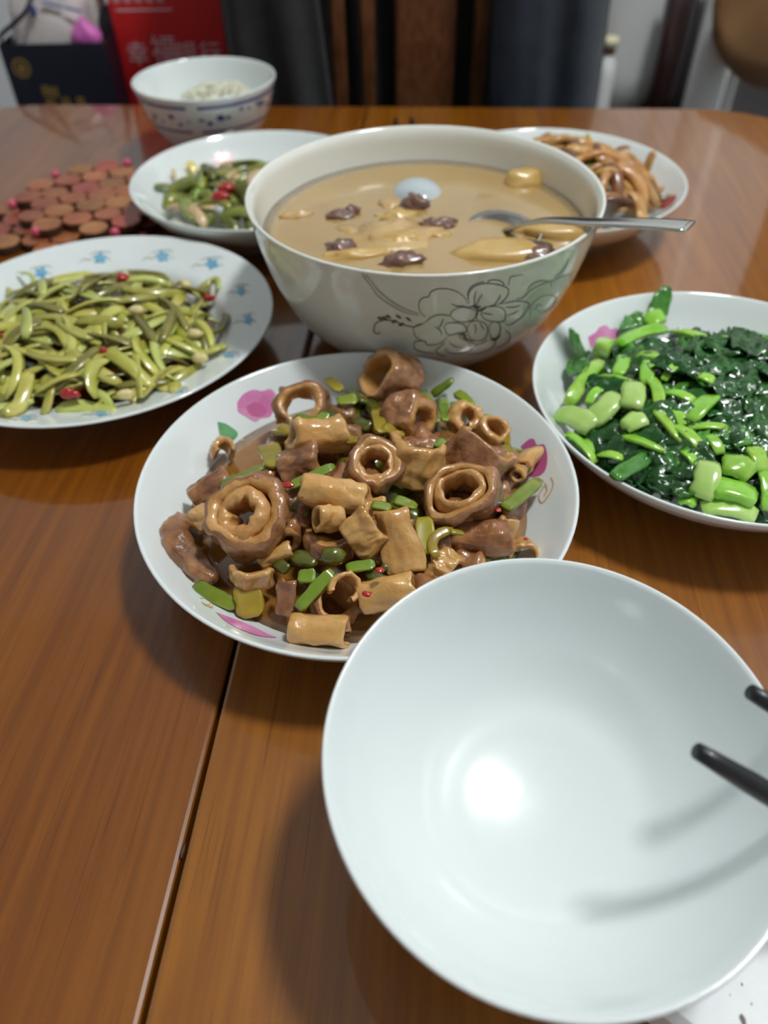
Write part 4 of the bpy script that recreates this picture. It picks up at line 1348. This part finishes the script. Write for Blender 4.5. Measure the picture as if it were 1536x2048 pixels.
# chair
CY = 1.13
ch = empty('dining_chair', (.065, CY + .2, -ZT), 'brown wooden slat-back chair pushed up behind the table', 'chair')
def cpart(nm, x0, x1, y0, y1, z0, z1, b=.004):
    mesh(nm, *box(x0, x1, y0, y1, z0, z1, b), M['chair'], ch, False)
cpart('splat', .027, .106, CY, CY + .016, -.26, .24)
for x in (-.056, -.018, .129, .167):
    cpart('slat', x, x + .019, CY, CY + .016, -.26, .24)
for x in (-.155, .255):
    cpart('back_post', x, x + .034, CY - .006, CY + .03, -ZT, .28)
cpart('top_rail', -.155, .289, CY - .006, CY + .028, .22, .30)
cpart('lower_rail', -.13, .265, CY - .002, CY + .024, -.28, -.24)
cpart('seat', -.16, .29, CY - .38 + .40, CY + .42, -.32, -.285)
for x in (-.155, .255):
    cpart('front_leg', x, x + .034, CY + .38, CY + .414, -ZT, -.3201)
# dark clothes on the chair
drape(-.115, .250, CY + .050, -.27, .285, 'dark_coat', M['blackcloth'], 'black coat hanging behind the slats of the chair', 'coat', None, 3, .008, 4, .03)
bk = drape(-.185, -.062, CY - .045, -.40, .305, 'black_trousers', M['blackcloth'], 'black cloth draped over chair end beside the red bag', 'clothes', lambda u, v: (.012 * math.sin(v * 5) * u), 2, .010, 2, .05)
nv = drape(.140, .289, CY - .055, -.40, .305, 'navy_trousers', M['navycloth'], 'dark navy cloth draped over the chair back', 'clothes', lambda u, v: (.03 * (1 - u) * max(0, .75 - v) - .03 * u * max(0, v - .55)), 2, .010, 7, .06)

def fold(x0, x1, ya, m, owner):
    P = spline([(ya, .300), (ya + .012, .318), (CY + .01, .3245), (CY + .024, .318), (CY + .029, .306)], 14)
    V = [Vector((x, p[0], p[1])) for p in P for x in (x0, x1)] + [Vector((x, p[0], p[1] - .016)) for p in P for x in (x0, x1)]
    n = len(P) * 2
    F = []
    for i in range(len(P) - 1):
        a = 2 * i
        F += [(a, a + 1, a + 3, a + 2), (n + a + 1, n + a, n + a + 2, n + a + 3), (a, a + 2, n + a + 2, n + a), (a + 3, a + 1, n + a + 1, n + a + 3)]
    F += [(1, 0, n, n + 1), (n - 2, n - 1, 2 * n - 1, 2 * n - 2)]
    mesh('fold_over_rail', V, F, m, owner)


fold(-.178, -.070, CY - .045, M['blackcloth'], bk)
fold(.150, .270, CY - .055, M['navycloth'], nv)
# bench with the bags
bn = empty('low_stool', (-.42, 1.27, -ZT), 'plain wooden stool under the two paper bags', 'stool')
mesh('seat', *box(-.60, -.20, 1.12, 1.42, -.33, -.30, .004), M['chair'], bn, False)
for x in (-.59, -.24):
    for y in (1.13, 1.38):
        mesh('leg', *box(x, x + .03, y, y + .03, -ZT, -.3301, .003), M['chair'], bn, False)


def bag(name, x0, x1, y0, y1, z0, z1, m, label, lean=0.0, top=None):
    t = .0012
    M4 = lambda p: Vector((p[0] + lean * (p[2] - z0), p[1], p[2]))
    V, F = [], []
    for (a, b, c, d) in ((x0, x1, y0, y1), (x0 + t, x1 - t, y0 + t, y1 - t)):
        for z in ((z0, z1) if a == x0 else (z1, z0 + t)):
            V += [M4((a, c, z)), M4((b, c, z)), M4((b, d, z)), M4((a, d, z))]
    F = [(3, 2, 1, 0), (12, 13, 14, 15)] + [(j * 4 + i, j * 4 + (i + 1) % 4, j * 4 + 4 + (i + 1) % 4, j * 4 + 4 + i) for j in range(3) for i in range(4)]
    o = mesh(name, V, F, m, smooth=False, label=label, cat='bag')
    return o, M4


def textmesh(name, body, size, place, m, parent, sx=1.0, sh=0.0):
    c = bpy.data.curves.new('lettering', 'FONT')
    c.body = body
    c.size = size
    c.extrude = size * .004
    ob = bpy.data.objects.new('lettering', c)
    COL.objects.link(ob)
    bpy.context.view_layer.update()
    me = bpy.data.meshes.new_from_object(ob.evaluated_get(bpy.context.evaluated_depsgraph_get()))
    V = [place(v.co.x * sx + sh * v.co.y, v.co.y, v.co.z) for v in me.vertices]
    F = [tuple(p.vertices) for p in me.polygons]
    bpy.data.objects.remove(ob)
    bpy.data.curves.remove(c)
    bpy.data.meshes.remove(me)
    return mesh(name, V, F, m, parent, False)


YR = 1.20
red, MR = bag('red_gift_bag', -.352, -.198, YR, YR + .09, -.298, .16, M['redbag'], 'bright red paper gift bag with pale Chinese lettering')
lt = aty(258, 128, YR)
for i, g in enumerate('幸福银行'):
    a = aty(258 + 48 * i, 126 - (4 if i == 1 else 0), YR)
    textmesh('lettering', g, .031 if i != 1 else .037, lambda x, y, z, a=a: Vector((a.x + x, YR - .0006 - z, a.z + y)), M['bagtext'], red)
a = aty(228, 10, YR)
for i in range(5):
    for j in range(4):
        mesh('lettering', *box(a.x + .0145 * i + .0024 * j, a.x + .0145 * i + .0024 * j + .0012, YR - .0008, YR + .0002, a.z + (.001 if j % 2 else .003), a.z + .020 - .002 * ((i + j) % 3)), M['bagtext'], red, False)
    mesh('lettering', *box(a.x + .0145 * i, a.x + .0145 * i + .0102, YR - .0008, YR + .0002, a.z + .010, a.z + .0115), M['bagtext'], red, False)
b0, b1 = aty(232, 20, YR), aty(344, 20, YR)
mesh('underline', *box(b0.x, b1.x, YR - .0008, YR + .0002, b0.z - .0015, b0.z + .0005), M['bagtext'], red, False)
for x in (-.31, -.24):
    pass
P = [Vector((-.315, YR + .001, .15)), Vector((-.312, YR - .002, .22)), Vector((-.275, YR - .004, .26)), Vector((-.238, YR - .002, .22)), Vector((-.235, YR + .001, .15))]
mesh('handle', *sweep([Vector(q) for q in spline([tuple(q) for q in P], 24)], .0022, .0022, 8), M['redbag'], red)

YN = 1.145
navy, MN = bag('navy_gift_bag', -.492, -.353, YN, YN + .11, -.298, .036, M['navybag'], 'dark navy paper bag with gold emblem, stuffed with plastic')
a = aty(43, 136, YN)
V, F = lathe([(.0115, 0), (.0115, .0006), (.0095, .0006), (.0095, 0)], 28)
mesh('gold_emblem', [Vector((a.x + v.x, YN - v.z, a.z + v.y)) for v in V], F[:-2], M['gold'], navy, False, label='round gold emblem')
for k, (x0, x1, z0, z1) in enumerate(((-.006, .006, -.001, .001), (-.001, .001, -.007, .006), (-.005, -.002, -.005, -.002), (.002, .005, -.005, -.002), (-.005, .005, .003, .0045))):
    mesh('gold_emblem_stroke', *box(a.x + x0, a.x + x1, YN - .0008, YN + .0001, a.z + z0, a.z + z1), M['gold'], navy, False)
def glyph(px, py, s, seed):
    rn = random.Random(seed)
    a = aty(px, py, YN)
    for k in range(3):
        z = a.z + s * (-.35 + .35 * k)
        w = s * rn.uniform(.25, .45)
        mesh('gold_stroke', *box(a.x - w, a.x + w, YN - .0008, YN + .0001, z, z + s * .12), M['gold'], navy, False)
    for k in range(2):
        x = a.x + s * (-.28 + .5 * k)
        mesh('gold_stroke', *box(x, x + s * .12, YN - .0008, YN + .0001, a.z - s * .45, a.z + s * .45), M['gold'], navy, False)
for i, (px, py, s) in enumerate(((92, 182, .013), (109, 185, .013), (102, 207, .015), (133, 207, .015), (162, 206, .015))):
    glyph(px, py, s, i)
for (dx, nm) in ((.0, 'handle'),):
    P = [Vector((-.500 + .02, YN + .004, .03)), Vector((-.485, YN - .002, .045)), Vector((-.462, YN - .004, .060)), Vector((-.44, YN - .002, .075)), Vector((-.43, YN + .03, .10))]
    mesh(nm, *sweep([Vector(q) for q in spline([tuple(q) for q in P], 20)], .003, .002, 8), M['navybag'], navy)
# what is stuffed into the navy bag
pb = mesh('plastic_packet', *blob((-.432, YN + .045, .035), .052, .028, .062, .35, 3, 26, 18, .1, 1.6, 2.6), M['plastic'], label='white plastic packet stuffed into the navy bag', cat='packet')
mesh('plastic_packet', *blob((-.388, YN + .085, .045), .022, .018, .070, .25, 8, 24, 16, 0, 1.6, 2.6), M['plastic'], label='tall whitish packet beside the pink plastic', cat='packet')
for (q1, q2) in (((82, 3), (128, 15)), ((128, 14), (165, 24))):
    s0, s1 = aty(*q1, YN + .018), aty(*q2, YN + .020)
    mesh('blue_print', *sweep([s0.lerp(s1, i / 7) for i in range(8)], .003, .0015, 8), M['bluepr'], pb)
s0 = aty(66, 22, YN + .016)
mesh('blue_print', *blob(s0, .005, .003, .006, .3, 2), M['bluepr'], pb)
s0 = aty(172, 72, YN + .02)
V, F = blob((s0.x, s0.y, s0.z), .020, .012, .022, .3, 5, 18, 12, 0, 1.4)
V = [Vector((s0.x + (v.x - s0.x) * (1.1 - .9 * max(0, (v.z - s0.z) / .022)), v.y, v.z)) for v in V]
mesh('pink_plastic', V, F, M['pinkpl'], label='bright pink plastic corner sticking out of navy bag', cat='packet')
mesh('dark_pouch', *blob((-.345, YN + .075, .040), .030, .02, .026, .2, 6, 20, 12), M['navybag'], label='dark pouch between the navy bag and red bag', cat='pouch')

# white canister and bottle, posts, garment on the other side of the chair
c = aty(1262, 100, 1.50)
can = mesh('white_canister', *lathe([(1e-6, -.175), (.040, -.175), (.058, -.160), (.066, -.11), (.078, .05), (.086, .30), (.084, .34), (.06, .36), (1e-6, .362)], 48, (c.x - .006, 1.53, 0)), M['whitepl'], label='tall tapering white canister behind the table', cat='canister')
st = empty('dark_cabinet', (.62, 1.58, -ZT), 'low dark maroon wooden cabinet behind the table', 'cabinet')
mesh('body', *box(.30, .90, 1.40, 1.70, -ZT + .04, -.195, .004), M['maroon'], st, False)
mesh('top_board', *box(.29, .91, 1.385, 1.715, -.1949, -.1755, .003), M['maroon'], st, False)
for x in (.304, .602):
    d = mesh('door', *box(x, x + .294, 1.386, 1.3999, -ZT + .06, -.21, .003), M['maroon'], st, False)
BY = 1.435
bx = aty(1212, 140, BY).x
zb = [aty(1214, q, BY).z for q in (112, 108, 94, 92, 74)]
bo = mesh('white_bottle', *lathe([(1e-6, -.1753), (.0150, -.1753), (.0160, -.165), (.0160, zb[0] - .03), (.0140, zb[0] - .008), (.0085, zb[0]), (.008, zb[2]), (1e-6, zb[2])], 28, (bx, BY, 0)), M['whitepl'], label='small white bottle with brown neck before the canister', cat='bottle')
mesh('neck_ring', *lathe([(.0084, zb[1]), (.0098, zb[1] + .001), (.0098, zb[2] - .001), (.0084, zb[2])], 24, (bx, BY, 0)), M['cap'], bo)
mesh('cap', *lathe([(1e-6, zb[2] - .0002), (.0105, zb[2]), (.0150, zb[2] + .006), (.012, zb[4]), (1e-6, zb[4] + .002)], 24, (bx, BY, 0)), M['cream'], bo)
# dark upright board and white post
x0, x1 = aty(1318, 150, 1.405).x, aty(1398, 150, 1.405).x
mesh('folded_maroon_board', *box(x0 - .005, x1 - .028, 1.41, 1.44, -.1753, .03, .004), M['maroon'], label='dark maroon board standing upright on the cabinet', cat='board')
mesh('grey_box', *box(x1 - .025, x1 + .075, 1.47, 1.62, -.1753, .0, .006), M['greycab'], label='dark grey box behind the maroon board', cat='box')
pA, pB = aty(1393, 212, 1.30), aty(1466, 212, 1.30)
po = empty('white_rack', ((pA.x + pB.x) / 2, 1.32, -ZT), 'white upright rack post with the brown jacket hung on it', 'rack')
mesh('post', *lathe([(.030, -ZT + .02), (.028, -.2), (.026, .85), (.02, .87)], 28, ((pA.x + pB.x) / 2 - .004, 1.352, 0)), M['whitepl'], po)
mesh('rail', *lathe([(.010, -ZT + .02), (.010, .80)], 16, (pB.x + .016, 1.372, 0)), M['whitepl'], po)
mesh('base_plate', *lathe([(.17, -ZT), (.17, -ZT + .012), (.15, -ZT + .022), (.02, -ZT + .024)], 40, ((pA.x + pB.x) / 2, 1.352, 0)), M['whitepl'], po)
drape(.494, .92, 1.278, -.068, .80, 'brown_jacket', M['browncloth'], 'tan brown jacket hanging beside the table corner', 'jacket',
      lambda u, v: (1 - u) * (.17 * (lambda q: q * q * (3 - 2 * q))(min(1, max(0, v - .12) / .13)) - .012 * math.sin(min(1, v / .16) * PI)), 3, .010, 5, .05, hem=lambda u: .055 * (1 - min(1, u * 5)) ** 2 + .010 - .055 * u)
mesh('hook', *sweep([Vector(((pA.x + pB.x) / 2 - .004, 1.352, .82)), Vector((.60, 1.33, .835)), Vector((.70, 1.30, .83)), Vector((.72, 1.285, .80))], .006, .006, 10), M['whitepl'], po)
# ------------------------------------------------------------------ raise everything built on the table to its height above the floor
for ob in list(SC.objects):
    if ob.parent is None and ob.name not in ('camera',):
        ob.location.z += ZT
    if 'org' in ob.keys():
        del ob['org']
